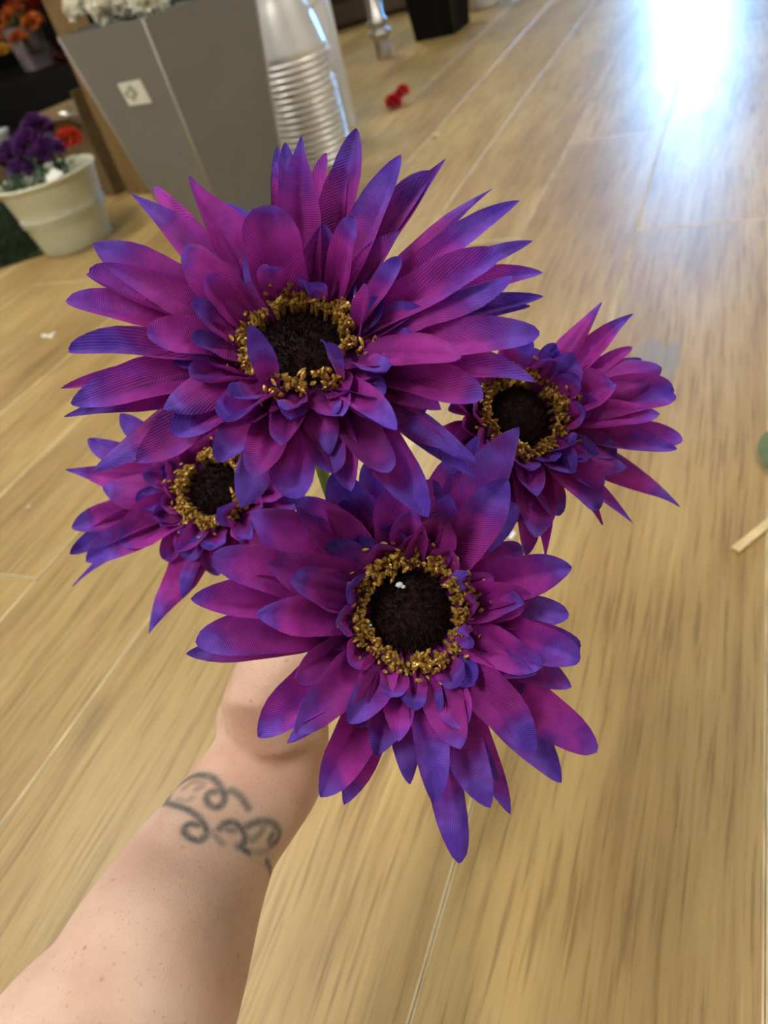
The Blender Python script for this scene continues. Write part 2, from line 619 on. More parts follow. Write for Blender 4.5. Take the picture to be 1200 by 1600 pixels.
def petal_mesh(p0, p2, nrm, width, arch, cup, twist, tip='p', ruffle=0.04, seed=0, split=False):
    r = random.Random(seed)
    p0, p2, nrm = V(p0), V(p2), V(nrm)
    L = (p2 - p0).length
    p1 = p0.lerp(p2, 0.5) + nrm * arch
    side0 = (p2 - p0).cross(nrm).normalized()
    p1 += side0 * r.uniform(-0.05, 0.05) * L
    S = [0, 0.12, 0.26, 0.40, 0.52, 0.63, 0.73, 0.81, 0.88, 0.935, 0.975, 1.0]
    prof = {'p': [.50, .68, .88, .99, 1.0, .95, .86, .73, .56, .38, .20, .03],
            'r': [.50, .68, .86, .97, 1.0, .99, .94, .86, .73, .57, .38, .10],
            't': [.50, .72, .95, 1.0, .93, .78, .58, .40, .26, .15, .08, .015]}[tip]
    C = 9
    verts, faces, uv1, uv2 = [], [], [], []
    ph, ph2 = r.uniform(0, 6.3), r.uniform(0, 6.3)
    wa = r.uniform(0, math.pi)
    ca, sa = math.cos(wa), math.sin(wa)
    hook = r.choice([0, 0, -0.25, -0.35, 0.25, 0.4])
    for i, s in enumerate(S):
        q = (1 - s)
        p = p0 * (q * q) + p1 * (2 * q * s) + p2 * (s * s)
        t = ((p1 - p0) * (2 * q) + (p2 - p1) * (2 * s)).normalized()
        sd = t.cross(nrm)
        if sd.length < 1e-4:
            sd = side0
        sd = sd.normalized()
        sd = Matrix.Rotation(twist * s, 3, t) @ sd
        up = sd.cross(t)
        w = width * prof[i] / 2
        for k in range(C):
            v = -1 + 2 * k / (C - 1)
            hgt = cup * w * (abs(v) ** 1.6 - 0.35) - 0.26 * w * max(0, 1 - abs(v) * 2.2) * (1 - 0.6 * s)
            hgt += ruffle * width * math.sin(9 * s + ph + 1.3 * v) * abs(v) * s
            hgt += 0.11 * w * math.cos(v * 8.5 + ph) * min(1, 4 * s * (1.05 - s)) * (0.6 + 0.4 * math.sin(ph2 + 3 * s))
            hgt += hook * L * max(0, s - 0.55) * (1 - s) * 1.3
            wob = 1 + 0.05 * math.sin(13 * s + ph2 + (2 if v > 0 else 0))
            along = 0.0
            if split and i == len(S) - 1:
                along = -0.05 * L * (1 if v > 0.3 else 0)
            verts.append(p + sd * (v * w * wob) + up * hgt + t * along)
            uv1.append((0.5 + v / 2, s))
            x, y = v * w, s * L
            uv2.append((x * ca - y * sa, x * sa + y * ca))
    for i in range(len(S) - 1):
        for k in range(C - 1):
            faces.append((i * C + k, i * C + k + 1, (i + 1) * C + k + 1, (i + 1) * C + k))
    me = bpy.data.meshes.new('petal')
    me.from_pydata([tuple(v) for v in verts], [], faces)
    a1 = me.uv_layers.new(name='along')
    a2 = me.uv_layers.new(name='weave')
    for li, lp in enumerate(me.loops):
        a1.data[li].uv = uv1[lp.vertex_index]
        a2.data[li].uv = uv2[lp.vertex_index]
    me.shade_smooth()
    me.materials.append(M_PETAL)
    me.update()
    return me


def tuft_mesh(seed):
    r = random.Random(seed)
    bm = bmesh.new()
    for i in range(16):
        c = V((r.gauss(0, 0.0010), r.gauss(0, 0.0012), 0.0008 + abs(r.gauss(0, 0.0016))))
        res = bmesh.ops.create_icosphere(bm, subdivisions=1, radius=1.0)
        rot = Matrix.Rotation(r.uniform(0, 6.3), 3, V((r.gauss(0, 1), r.gauss(0, 1), r.gauss(0, 1))).normalized())
        sc = V((r.uniform(0.0004, 0.0008), r.uniform(0.0004, 0.0007), r.uniform(0.0008, 0.0016)))
        for v in res['verts']:
            v.co = rot @ V((v.co.x * sc.x, v.co.y * sc.y, v.co.z * sc.z)) + c
    res = bmesh.ops.create_cone(bm, cap_ends=True, segments=6, radius1=0.0006, radius2=0.0009, depth=0.004)
    for v in res['verts']:
        v.co.z -= 0.001
    me = bpy.data.meshes.new('stamen_tuft')
    bm.to_mesh(me)
    bm.free()
    me.materials.append(M_GOLD)
    return me


TUFTS = [tuft_mesh(s) for s in (1, 2, 3)]


def fuzz_mesh(R, H, n, seed):
    r = random.Random(seed)
    vs, fs = [], []
    for i in range(n):
        a, q = r.uniform(0, 6.283), math.sqrt(r.random())
        rad = R * q
        z = H * (1 - q ** 2.6)
        nm = V((math.cos(a) * q * 0.9, math.sin(a) * q * 0.9, 1.0 - 0.6 * q)).normalized()
        nm = (nm + V((r.gauss(0, .3), r.gauss(0, .3), r.gauss(0, .2)))).normalized()
        p = V((rad * math.cos(a), rad * math.sin(a), z))
        sd = nm.orthogonal().normalized() * 0.00022
        tp = p + nm * r.uniform(0.0010, 0.0024)
        k = len(vs)
        vs += [p - sd, p + sd, tp]
        fs.append((k, k + 1, k + 2))
    return vs, fs


def build_flower(label, cpx, depth, nrm_cam, petals, inner, R, seed, stem_path, ring_r=0.0158, disc_r=0.0122,
                 fill=10, inner_n=12, keep=0.92, tier=9):
    r = random.Random(seed)
    dye = random.Random(seed + 500)      # how strongly each petal took the dye
    n = cam_vec(*nrm_cam)
    xax = (RIGHT - n * RIGHT.dot(n)).normalized()
    yax = n.cross(xax)
    centre = at_depth(cpx[0], cpx[1], depth)
    basis = Matrix((xax, yax, n)).transposed()
    root = empty('artificial_gerbera', centre, basis.to_euler())
    tag(root, label, 'flower', 'purple artificial flowers held in one bunch')
    inv = basis.transposed()

    def local_on(px, py, lift):
        d = inv @ cam_dir(px, py)
        e = inv @ (EYE - centre)
        t = (lift - e.z) / d.z
        return e + d * t, t

    count = 0

    def add_petal(tip, width, arch, cup, twist, shape, r0, z0, tone, ruffle=0.04, base_ang=None, split=False):
        nonlocal count
        ang = math.atan2(tip.y, tip.x) if base_ang is None else base_ang
        base = V((r0 * math.cos(ang), r0 * math.sin(ang), z0 + r.uniform(-0.0008, 0.0008)))
        me = petal_mesh(base, tip, V((0, 0, 1)), width, arch, cup, twist, shape, ruffle, seed * 1000 + count, split)
        ob = bpy.data.objects.new('petal', me)
        COL.objects.link(ob)
        ob.parent = root
        ob.color = (tone, dye.uniform(0.86, 1.14), 0, 1)
        count += 1
        return ob

    used = []
    for p in petals:
        px, py, wpx, lift = p[:4]
        opt = p[4] if len(p) > 4 else {}
        tip, t = local_on(px, py, lift)
        layer = opt.get('layer', 0)
        used.append(math.atan2(tip.y, tip.x))
        width = wpx * 1.17 * t / FPX * opt.get('w', 1.0)
        tone = 0.5 + opt.get('shift', r.uniform(-0.12, 0.10))
        add_petal(tip, width, opt.get('arch', 0.007 + r.uniform(-0.002, 0.004)), opt.get('cup', r.choice([-0.45, 0.3, 0.5, 0.75, 0.9])),
                  opt.get('twist', r.uniform(-0.35, 0.35)), opt.get('tip', 'p'),
                  (0.0125, 0.0115, 0.0105)[layer], (-0.006, -0.0035, -0.001)[layer], tone,
                  split=opt.get('split', False))
    # the petals below that the ones above hide for the most part
    for i in range(fill):
        ang = 2 * math.pi * (i + r.uniform(0.1, 0.9)) / fill
        ln = R * r.uniform(0.55, 0.72)
        tip = V((ln * math.cos(ang), ln * math.sin(ang), r.uniform(-0.004, 0.004)))
        add_petal(tip, r.uniform(0.011, 0.014), 0.006, 0.4, r.uniform(-.3, .3), 'r', 0.0125, -0.0075,
                  0.42 + r.uniform(-.1, .1))
    # short inner tier round the centre
    for i in range(tier):
        ang = 2 * math.pi * (i + r.uniform(0.1, 0.9)) / tier
        ln = R * r.uniform(0.46, 0.62)
        tip = V((ln * math.cos(ang), ln * math.sin(ang), r.uniform(0.010, 0.018)))
        add_petal(tip, r.uniform(0.010, 0.0135), r.uniform(-0.004, 0.001), r.uniform(0.3, 0.9), r.uniform(-.6, .6), r.choice('rpp'), 0.0118, -0.003,
                  0.5 + r.uniform(-.25, .12))
    for p in inner:
        px, py, wpx, lift = p[:4]
        opt = p[4] if len(p) > 4 else {}
        tip, t = local_on(px, py, lift)
        tone = 0.5 + opt.get('shift', 0.0)
        ba = opt.get('base')
        if ba is not None:
            q, _ = local_on(ba[0], ba[1], 0.0)
            ba = math.atan2(q.y, q.x)
        add_petal(tip, wpx * 1.12 * t / FPX, opt.get('arch', 0.002), opt.get('cup', 0.4), opt.get('twist', 0), opt.get('tip', 'r'),
                  opt.get('r0', 0.0175), -0.001, tone, base_ang=ba)
    for i in range(inner_n):
        ang = 2 * math.pi * (i + r.uniform(0.0, 0.8)) / inner_n
        ln = r.uniform(0.025, 0.033)
        tip = V((ln * math.cos(ang), ln * math.sin(ang), r.uniform(0.006, 0.011)))
        add_petal(tip, r.uniform(0.009, 0.012), -0.001, 0.45, r.uniform(-.4, .4), 'r', 0.0150, -0.002,
                  0.5 + r.choice([-0.25, -0.15, 0.1, 0.3]))

    # centre
    H = 0.0055
    prof = [(disc_r * math.cos(math.radians(a)), -0.003 + (H + 0.003) * math.sin(math.radians(a)) ** 0.8)
            for a in range(0, 88, 8)]
    vs, fs = lathe([(disc_r, -0.004)] + prof, 28, closed_top=True)
    fc = mesh_obj('flower_center', vs, fs, M_DARK, root)
    vs, fs = fuzz_mesh(disc_r * 1.02, H, 1500, seed)
    fz = mesh_obj('center_fuzz', vs, fs, M_DARK, fc, smooth=False)
    fz['kind'] = 'stuff'
    # stamens
    for rr, zz, nn, lean in ((ring_r - 0.0010, 0.0032, 26, 0.35), (ring_r + 0.0008, 0.0022, 24, 0.7), (ring_r + 0.0024, 0.0014, 14, 0.9)):
        for i in range(nn):
            if r.random() > (keep if lean < .8 else keep * 0.5):
                continue
            ang = 2 * math.pi * (i + r.uniform(-0.3, 0.3)) / nn
            tu = bpy.data.objects.new('stamen_tuft', r.choice(TUFTS))
            COL.objects.link(tu)
            tu.parent = root
            rad = rr + r.uniform(-0.0008, 0.0012)
            tu.location = (rad * math.cos(ang), rad * math.sin(ang), zz + r.uniform(-0.0006, 0.001))
            tu.rotation_euler = (0, lean + r.uniform(-.2, .2), ang)
            tu.scale = [r.uniform(0.95, 1.4)] * 3
    # receptacle, calyx and stem
    vs, fs = lathe([(0.0005, -0.018), (0.004, -0.0175), (0.007, -0.015), (0.010, -0.012), (0.0125, -0.0098), (0.012, -0.009), (0.0005, -0.0088)], 20)
    mesh_obj('calyx', vs, fs, M_STEM, root)
    vs, fs = lathe([(0.0005, -0.0088), (0.013, -0.0086), (0.0185, -0.0045), (0.018, -0.0022), (0.0005, -0.0015)], 24)
    mesh_obj('receptacle', vs, fs, M_PLUM, root)
    wpts = [centre - n * 0.012, centre - n * 0.03] + [at_depth(*s) for s in stem_path]
    pts = [inv @ (p - centre) for p in smooth_path(wpts, 26)]
    vs, fs = tube(pts, 0.0024, 10)
    mesh_obj('stem', vs, fs, M_STEM, root)
    return root, inv, centre, local_on


GRIP = [(555, 908, 0.348), (545, 960, 0.398), (536, 1010, 0.450), (530, 1035, 0.50)]


def grip(dx, dy):
    """the shared run through the fist, each stem set off by a few millimetres"""
    return [(x + dx * FPX / z, y + dy * FPX / z, z) for x, y, z in GRIP]


D, Vt = dict(shift=-0.22), dict(shift=0.14)
# tip x, tip y, apparent width, height of the tip above the head's plane
top_petals = [
    (446, 222, 36, .020, dict(shift=.10)), (431, 252, 22, .012, D), (433, 228, 26, .010), (471, 212, 62, .026, dict(shift=.0, layer=1, tip='t')), (510, 239, 30, .012, D),
    (557, 201, 46, .020, dict(shift=-.02)), (538, 243, 36, .012, dict(shift=-.15)), (626, 241, 50, .024, dict(layer=1)), (675, 269, 44, .014, dict(shift=-.1)),
    (696, 248, 52, .018, dict(tip='t')), (772, 293, 30, .012, dict(tip='t')), (812, 313, 38, .016, Vt), (832, 377, 38, .010, Vt), (781, 396, 60, .022, dict(layer=1, tip='r')),
    (849, 426, 40, .006), (800, 432, 58, .020, dict(layer=1, tip='r')), (849, 463, 34, .002, Vt), (828, 478, 28, .0, Vt), (843, 521, 54, .016, dict(tip='r', layer=1)),
    (836, 597, 56, .004, dict()), (754, 622, 60, .012, dict(shift=-.2, layer=1, tip='r')), (744, 722, 40, -.006, Vt), (741, 745, 32, -.012, Vt), (690, 640, 60, .004, dict(shift=-.2, layer=1)),
    (669, 808, 66, -.010, dict(tip='p')), (620, 672, 44, .016, dict(layer=1)), (640, 745, 44, -.014, dict(shift=-.1)), (548, 768, 54, -.006, dict()), (461, 779, 72, -.006, dict(tip='r', shift=.05)),
    (377, 793, 70, -.008, dict(tip='p')), (213, 722, 66, -.004, dict()), (147, 735, 56, -.014, dict(shift=.1)), (100, 651, 62, -.002, dict(tip='t')), (112, 632, 64, .002, dict()),
    (95, 607, 26, -.010, D), (107, 547, 44, .006, dict(tip='r')), (104, 469, 46, .010, dict(tip='r')), (148, 453, 26, .0, Vt), (138, 425, 60, .012, dict(tip='r')),
    (147, 380, 66, .014, dict(shift=-.05)), (204, 302, 58, .014, dict(tip='t')), (241, 291, 30, .006, D), (295, 276, 66, .018, dict(tip='t', layer=1)), (350, 318, 70, .012, dict(tip='r', shift=.05)),
    (392, 325, 46, .010, Vt), (416, 321, 80, .028, dict(tip='r', layer=1, shift=-.12)), (255, 640, 60, .006, dict(layer=1, shift=-.05)), (230, 520, 56, .016, dict(layer=1, shift=-.12, tip='r')),
    (290, 385, 66, .024, dict(layer=1, shift=-.15, tip='r')), (720, 560, 60, .018, dict(layer=1, shift=-.2, tip='r')), (515, 710, 50, .0, dict(layer=1, shift=-.1)), (700, 700, 44, -.004),
]
top_inner = [
    (322, 430, 44, .022, dict(shift=-.1)), (298, 474, 42, .020, dict(shift=.1)), (299, 528, 40, .016, dict(shift=.25)), (388, 508, 38, .026, dict(shift=.25, base=(415, 640), tip='p')),
    (553, 338, 42, .026, dict(shift=.0)), (626, 403, 38, .022, dict()), (510, 536, 42, .022, dict(shift=.3, base=(575, 620))), (604, 580, 40, .020, dict(shift=.25, base=(575, 560))),
    (575, 450, 44, .022, dict(shift=-.2)), (618, 668, 42, .012, dict(shift=.2)), (360, 620, 42, .012, dict(shift=.3)), (450, 640, 44, .012, dict(shift=.3)),
    (520, 650, 44, .010, dict(shift=.2)), (480, 440, 44, .016, dict(shift=.2)), (420, 415, 44, .022, dict(shift=-.1)),
]
f1 = build_flower('largest purple flower of the bunch, topmost, in front of the grey planter', (468, 546), 0.228,
                  (-0.03, -0.36, -0.93), top_petals, top_inner, 0.070, 3,
                  [(490, 690, 0.285), (530, 820, 0.312)] + grip(-0.0034, -0.0034), inner_n=10, fill=16, keep=0.66, tier=13, ring_r=0.0150, disc_r=0.0128)

front_petals = [
    (893, 886, 62, .010, dict(shift=.05, tip='p')), (888, 957, 46, .004, dict(tip='r')), (907, 1012, 44, .006, dict(tip='r')), (906, 1031, 56, .012, dict(tip='r')), (893, 1074, 50, .004, dict()),
    (929, 1177, 58, .0, dict(tip='r')), (877, 1222, 56, -.004, dict()), (838, 1178, 62, .012, dict(layer=1, shift=.05)), (797, 1272, 40, -.006), (766, 1262, 62, .006, dict(layer=1)),
    (779, 1222, 28, -.004, Vt), (719, 1348, 50, .0, dict(tip='r', shift=.1)), (678, 1255, 52, .012, dict(layer=1, shift=.1)), (538, 1257, 50, -.004, dict()), (501, 1246, 64, .0, dict()),
    (449, 1161, 40, -.004, dict(twist=.9)), (404, 1152, 72, .012, dict(tip='p')), (462, 1147, 62, .016, dict(layer=1)), (291, 1021, 44, -.004, dict(tip='p')), (306, 1000, 62, .006, dict(tip='r')),
    (299, 937, 62, .010, dict()), (332, 868, 62, .014, dict(tip='r', shift=-.08)), (392, 798, 76, .010, dict()), (462, 782, 64, .006, dict(shift=-.1)), (518, 740, 74, .004, dict()),
    (572, 722, 60, -.004, dict()), (606, 760, 66, .010, dict(layer=1, shift=-.2)), (690, 800, 64, .012, dict(layer=1, shift=-.15)), (704, 714, 56, -.008, dict(shift=-.1)), (747, 680, 34, -.010, dict(shift=.2)),
    (811, 668, 62, .004, dict(shift=.05)), (793, 748, 66, .016, dict(layer=1, shift=.1, tip='p')), (808, 788, 42, .004, dict(shift=.15, tip='r')), (760, 780, 60, .008, dict()),
    (420, 880, 70, .016, dict(layer=1, shift=-.2)), (400, 960, 60, .018, dict(layer=1, shift=-.15)), (830, 930, 60, .012, dict(layer=1, shift=-.2)), (850, 1040, 56, .014, dict(layer=1, shift=-.1)),
    (590, 1180, 60, .006, dict(layer=1)), (545, 1130, 54, .012, dict(layer=1, shift=.1)), (640, 1225, 46, .0, dict()), (720, 1170, 60, .014, dict(layer=1, shift=-.1)),
]
front_inner = [
    (545, 915, 48, .016, dict(shift=.3)), (722, 905, 30, .020, dict(shift=.35)), (735, 995, 34, .018, dict(shift=.3)), (678, 1118, 40, .010, dict(shift=.3)), (648, 1110, 40, .012, dict(shift=.1)),
    (610, 1090, 44, .014, dict(shift=-.05)), (545, 1035, 48, .012, dict(shift=-.1)), (525, 975, 46, .014, dict(shift=.1)), (590, 850, 46, .012, dict(shift=-.2)), (650, 835, 46, .012, dict(shift=-.2)),
    (705, 860, 46, .014, dict(shift=-.1)), (745, 950, 40, .014, dict(shift=.0)), (720, 1070, 44, .012, dict(shift=.2)),
]
f4 = build_flower('purple flower with long splayed petals and white lint on its dark centre', (642, 955), 0.240,
                  (0.06, -0.10, -0.99), front_petals, front_inner, 0.068, 5,
                  [(620, 940, 0.298)] + grip(0.0030, 0.0040), inner_n=6, fill=14, ring_r=0.0158, disc_r=0.0128)

right_petals = [
    (941, 471, 34, .012, dict(tip='t')), (990, 490, 36, .010, dict(tip='t')), (988, 542, 22, .006, D), (1002, 562, 34, -.012, dict(shift=.0)), (1034, 577, 56, .010, dict(tip='r')),
    (1054, 614, 54, .008, dict(tip='r')), (1030, 648, 40, .012, dict(layer=1)), (1067, 686, 40, .002, dict(tip='r')), (1058, 701, 40, .004, dict()), (1062, 792, 46, -.008, dict(tip='t')),
    (1018, 752, 26, -.010, D), (990, 818, 28, -.008, dict(tip='t')), (941, 820, 34, -.012, dict(tip='t', shift=-.25)), (934, 797, 60, .002, dict(layer=1)), (838, 840, 60, .0, dict()),
    (852, 872, 34, -.010, dict(tip='t', shift=-.3)), (822, 868, 44, -.012, dict(shift=-.2)), (980, 730, 56, .004, dict(layer=1, shift=-.1)), (960, 600, 60, .012, dict(layer=1, shift=-.15)), (900, 560, 50, .012, dict(layer=1)),
    (870, 540, 44, .006, dict()), (800, 520, 44, .0), (740, 560, 44, .0), (700, 640, 44, .0), (690, 720, 44, .0), (740, 790, 44, .0), (780, 820, 44, .0),
]
right_inner = [
    (905, 590, 40, .016, dict()), (915, 640, 40, .016, dict(shift=.0)), (900, 690, 40, .014, dict(shift=.25)), (868, 720, 40, .012, dict(shift=.3)), (830, 735, 38, .012, dict(shift=.25)),
    (860, 560, 40, .016, dict()), (780, 580, 36, .014, dict()), (740, 640, 36, .012, dict()), (770, 710, 36, .012, dict()), (805, 570, 36, .012, dict()),
]
f2 = build_flower('half hidden purple flower whose thin petal tips reach over grey floor scuffs', (812, 652), 0.300,
                  (0.22, -0.26, -0.94), right_petals, right_inner, 0.062, 7,
                  [(755, 715, 0.338), (650, 790, 0.338)] + grip(0.0046, -0.0040), inner_n=8, fill=12, keep=0.7, ring_r=0.0152)

left_petals = [
    (102, 734, 44, .008, dict(tip='t')), (137, 686, 34, .002, dict(shift=.05)), (187, 647, 36, .004, dict(shift=.1)), (112, 824, 46, .006, dict(shift=-.05)), (110, 866, 34, .0, dict(shift=.1)), (134, 876, 48, .004, dict()),
    (113, 916, 24, -.008, dict(tip='t')), (233, 990, 56, -.002, dict(tip='t')), (285, 935, 24, .0, Vt), (304, 905, 40, -.006, dict(shift=-.2)), (160, 760, 60, .008, dict(layer=1, shift=-.1)),
    (190, 850, 60, .004, dict(layer=1, shift=-.1)), (240, 690, 56, .006, dict(shift=-.1)), (320, 640, 50, .004), (400, 640, 50, .004), (460, 690, 50, .004), (480, 780, 50, .004), (450, 860, 50, .004), (390, 915, 44, .0), (340, 900, 40, -.004),
]
left_inner = [
    (212, 783, 36, .008, dict(shift=.2)), (262, 718, 36, .010, dict(shift=-.35)), (285, 700, 36, .010, dict(shift=-.35)), (325, 682, 38, .010, dict(shift=-.3)), (255, 760, 34, .010, dict(shift=-.3)), (252, 790, 34, .010, dict(shift=-.2)),
    (365, 690, 38, .010, dict()), (340, 795, 38, .020, dict(shift=.2, base=(390, 830))), (390, 840, 40, .012, dict()), (330, 860, 40, .008, dict(shift=.2)), (290, 845, 36, .008, dict(shift=.2)),
]
f3 = build_flower('smaller purple flower with gold ring beside the tattooed arm', (338, 765), 0.345,
                  (-0.16, -0.16, -0.97), left_petals, left_inner, 0.062, 9,
                  [(400, 815, 0.376), (480, 875, 0.366)] + grip(-0.0040, 0.0034), inner_n=6, fill=12, ring_r=0.0148, disc_r=0.0120)

# lint caught on the lower flower's centre
for (px, py, sz) in ((624, 914, 0.0016), (630, 917, 0.0010), (579, 977, 0.0008)):
    p, _ = f4[3](px, py, 0.0068 if px > 600 else 0.004)
    rr = random.Random(px)
    bm = bmesh.new()
    bmesh.ops.create_icosphere(bm, subdivisions=2, radius=sz * 0.55)
    for v in bm.verts:
        v.co *= 1 + rr.uniform(-.3, .3)
        v.co.x *= 1.3
    o = bm_obj('lint', bm, M_LINT, f4[0], True)
    o.location = p

# ------------------------------------------------------------------ the person's arm and hand
arm_c = [(131, 1662, .264, 340), (200, 1592, .274, 332), (254, 1478, .291, 290), (303, 1376, .316, 236), (345, 1302, .334, 198),
         (384, 1250, .345, 190), (421, 1190, .357, 186), (432, 1120, .372, 172)]
path, rad, sq = [], [], []
P0, P1 = at_depth(131, 1662, .262), at_depth(254, 1478, .291)
back = (P0 - P1).normalized()
elbow = P0 + back * 0.13
shoulder_dir = (-FWD * 0.75 - RIGHT * 0.45 + V((0, 0, 0.15))).normalized()
path += [elbow + shoulder_dir * 0.20, elbow + shoulder_dir * 0.12, elbow + shoulder_dir * 0.045, elbow - shoulder_dir * 0.0 + back * 0.005, P0 + back * 0.08, P0 + back * 0.04]
rad += [0.048, 0.047, 0.044, 0.0425, 0.0425, 0.0400]
sq += [(1, 1)] * 4 + [(1, .92), (1, .92)]
for x, y, z, w in arm_c:
    path.append(at_depth(x, y, z))
    rad.append(w / 2 * z / FPX)
    sq.append((1, float(np.interp(y, [1120, 1260, 1480, 1660], [.74, .76, .84, .90]))))
# cross axis in the picture plane: perpendicular to the arm there
side_ref = (RIGHT * 0.77 + DOWN * 0.63).normalized()
dens = smooth_path(path, 60)
idx = np.linspace(0, len(path) - 1, 61)
rd = list(np.interp(idx, range(len(rad)), rad))
sqd = [(1, float(np.interp(i, range(len(sq)), [s[1] for s in sq]))) for i in idx]
arm_v, arm_f = tube(dens, rd, 32, True, sqd, side_ref)

W = at_depth(432, 1120, .372)
Pc = at_depth(474, 1010, .402)
ax = (Pc - at_depth(421, 1190, .357)).normalized()
sdir = (at_depth(*GRIP[3]) - at_depth(*GRIP[1])).normalized()
th = -(sdir - ax * sdir.dot(ax)).normalized()       # thumb side
pn = ax.cross(th).normalized()
if pn.dot(RIGHT) < 0:
    pn = -pn
G0 = at_depth(*GRIP[1])
# palm root so that the stems run through the fist
root_p = G0 - ax * 0.073 - pn * 0.029


def hp(a, t, p):
    return root_p + ax * a + th * t + pn * p


pieces = []
palm_path = [W - ax * 0.010, hp(0.008, 0, -0.001), hp(0.03, 0, 0), hp(0.055, 0, 0), hp(0.078, 0, 0.001), hp(0.088, 0, 0.003)]
pieces.append(tube(smooth_path(palm_path, 14), [0.027 + 0.012 * min(1, i / 8) for i in range(15)], 20, True,
                   [(1, 0.74 - 0.36 * min(1, i / 8)) for i in range(15)], th))
wr = at_depth(414, 1205, .354)
for end, r0, r1 in ((hp(0.045, -0.020, 0.001), 0.021, 0.0165), (hp(0.040, 0.0, 0.0), 0.022, 0.018), (hp(0.030, 0.018, 0.004), 0.020, 0.0165)):
    mid_ = wr.lerp(end, 0.5)
    pieces.append(tube(smooth_path([wr, mid_, end], 8), [r0 + (r1 - r0) * i / 8 for i in range(9)], 14, True))
for i, (t0, ln) in enumerate(((0.029, 0.82), (0.0095, 0.82), (-0.0095, 0.82), (-0.027, 0.81))):
    sl = -0.29 * t0            # the stems cross the palm at a slant
    k = [hp(0.070, t0 * 0.9, 0.002), hp(0.087, t0, 0.006), hp(0.098 + sl, t0 * .98, 0.034 * ln), hp(0.080 + sl, t0 * .95, 0.053 * ln), hp(0.061 + sl, t0 * .93, 0.047 * ln), hp(0.052 + sl, t0 * .92, 0.035 * ln)]
    pieces.append(tube(smooth_path(k, 18), list(np.interp(np.linspace(0, 1, 19), [0, .2, .4, .6, .8, .95, 1], [.0098, .0098, .0088, .0084, .0078, .0066, .003])), 12, True))
k = [hp(0.010, 0.020, 0.004), hp(0.022, 0.034, 0.014), hp(0.033, 0.041, 0.030), hp(0.044, 0.040, 0.048), hp(0.066, 0.035, 0.058)]
pieces.append(tube(smooth_path(k, 16), list(np.interp(np.linspace(0, 1, 17), [0, .3, .6, .9, 1], [.015, .0125, .0100, .0080, .003])), 12, True))
vs, fs = list(arm_v), list(arm_f)
for v2, f2_ in pieces:
    k = len(vs)
    vs += v2
    fs += [tuple(i + k for i in f) for f in f2_]
tmp = mesh_obj('arm_raw', vs, fs)
md = tmp.modifiers.new('remesh', 'REMESH')
md.mode = 'VOXEL'
md.voxel_size = 0.0012
md.use_smooth_shade = True
sm = tmp.modifiers.new('smooth', 'SMOOTH')
sm.factor = 0.5
sm.iterations = 22
dg = bpy.context.evaluated_depsgraph_get()
arm_me = bpy.data.meshes.new_from_object(tmp.evaluated_get(dg))
bpy.data.objects.remove(tmp, do_unlink=True)
arm_me.name = 'person'
arm = bpy.data.objects.new('person', arm_me)
COL.objects.link(arm)
tag(arm, 'bare freckled forearm with scrolling wrist tattoo, hand gripping the purple flowers', 'person')

# tattoo: ink laid into the skin, stored per vertex
strokes = [
    (1.05, [(150, 395), (200, 310), (290, 220), (380, 170), (470, 165), (540, 190), (590, 250), (620, 310), (630, 360), (600, 410), (550, 425), (500, 395), (485, 345), (510, 305), (560, 300)]),
    (0.45, [(300, 270), (370, 220), (440, 220), (450, 250), (400, 280)]), (0.35, [(240, 360), (310, 375), (370, 345)]),
    (1.0, [(150, 385), (230, 410), (320, 440), (400, 490), (450, 545), (480, 600), (480, 650), (430, 695), (360, 680), (310, 640), (305, 590), (350, 560), (410, 570)]),
    (0.9, [(640, 310), (690, 290), (750, 330), (790, 380), (825, 430)]), (0.55, [(520, 620), (560, 660), (610, 715)]),
    (1.0, [(590, 600), (640, 555), (700, 550), (750, 580), (790, 640), (795, 700), (770, 750), (830, 795)]), (0.7, [(640, 560), (650, 600), (700, 612), (745, 585)]), (0.7, [(770, 750), (735, 745)]),
    (0.9, [(800, 590), (850, 560), (930, 540), (1000, 545), (1050, 580), (1075, 630), (1060, 690), (1010, 735), (1000, 690), (1020, 650)]),
    (0.6, [(930, 555), (945, 600), (900, 660), (850, 690), (805, 660), (790, 610)]), (0.4, [(830, 795), (900, 795), (980, 780)]), (1.3, [(975, 870), (1000, 920), (1005, 970)]),
]
bvh = BVHTree.FromPolygons([v.co[:] for v in arm_me.vertices], [p.vertices[:] for p in arm_me.polygons])
ink_pts, ink_w = [], []
for wgt, pl in strokes:
    for q in smooth_path([V((230 + x * .1917, 1180 + y * .1916, 0)) for x, y in pl], 12 * len(pl)):
        hit = bvh.ray_cast(EYE, cam_dir(q.x, q.y).normalized())
        if hit[0] is not None and hit[3] < 0.6:
            ink_pts.append(hit[0][:])
            ink_w.append(wgt)
co = np.empty(len(arm_me.vertices) * 3)
arm_me.vertices.foreach_get('co', co)
co = co.reshape(-1, 3)
ink = np.zeros(len(co))
halo = np.zeros(len(co))
if ink_pts:
    ip, iw = np.array(ink_pts), np.array(ink_w)
    near = np.where((np.abs(co - ip.mean(0)).max(1)) < 0.08)[0]
    for s in range(0, len(near), 4000):
        ii = near[s:s + 4000]
        d = np.linalg.norm(co[ii][:, None] - ip[None], axis=2)
        ink[ii] = (np.clip(1.3 - d / 0.0020, 0, 1) * np.minimum(iw, 1.0)[None]).max(1)
        halo[ii] = np.clip(1 - d.min(1) / 0.007, 0, 1)
at = arm_me.attributes.new('ink', 'FLOAT', 'POINT')
at.data.foreach_set('value', ink.astype(np.float32))
at = arm_me.attributes.new('ink_halo', 'FLOAT', 'POINT')
at.data.foreach_set('value', halo.astype(np.float32))

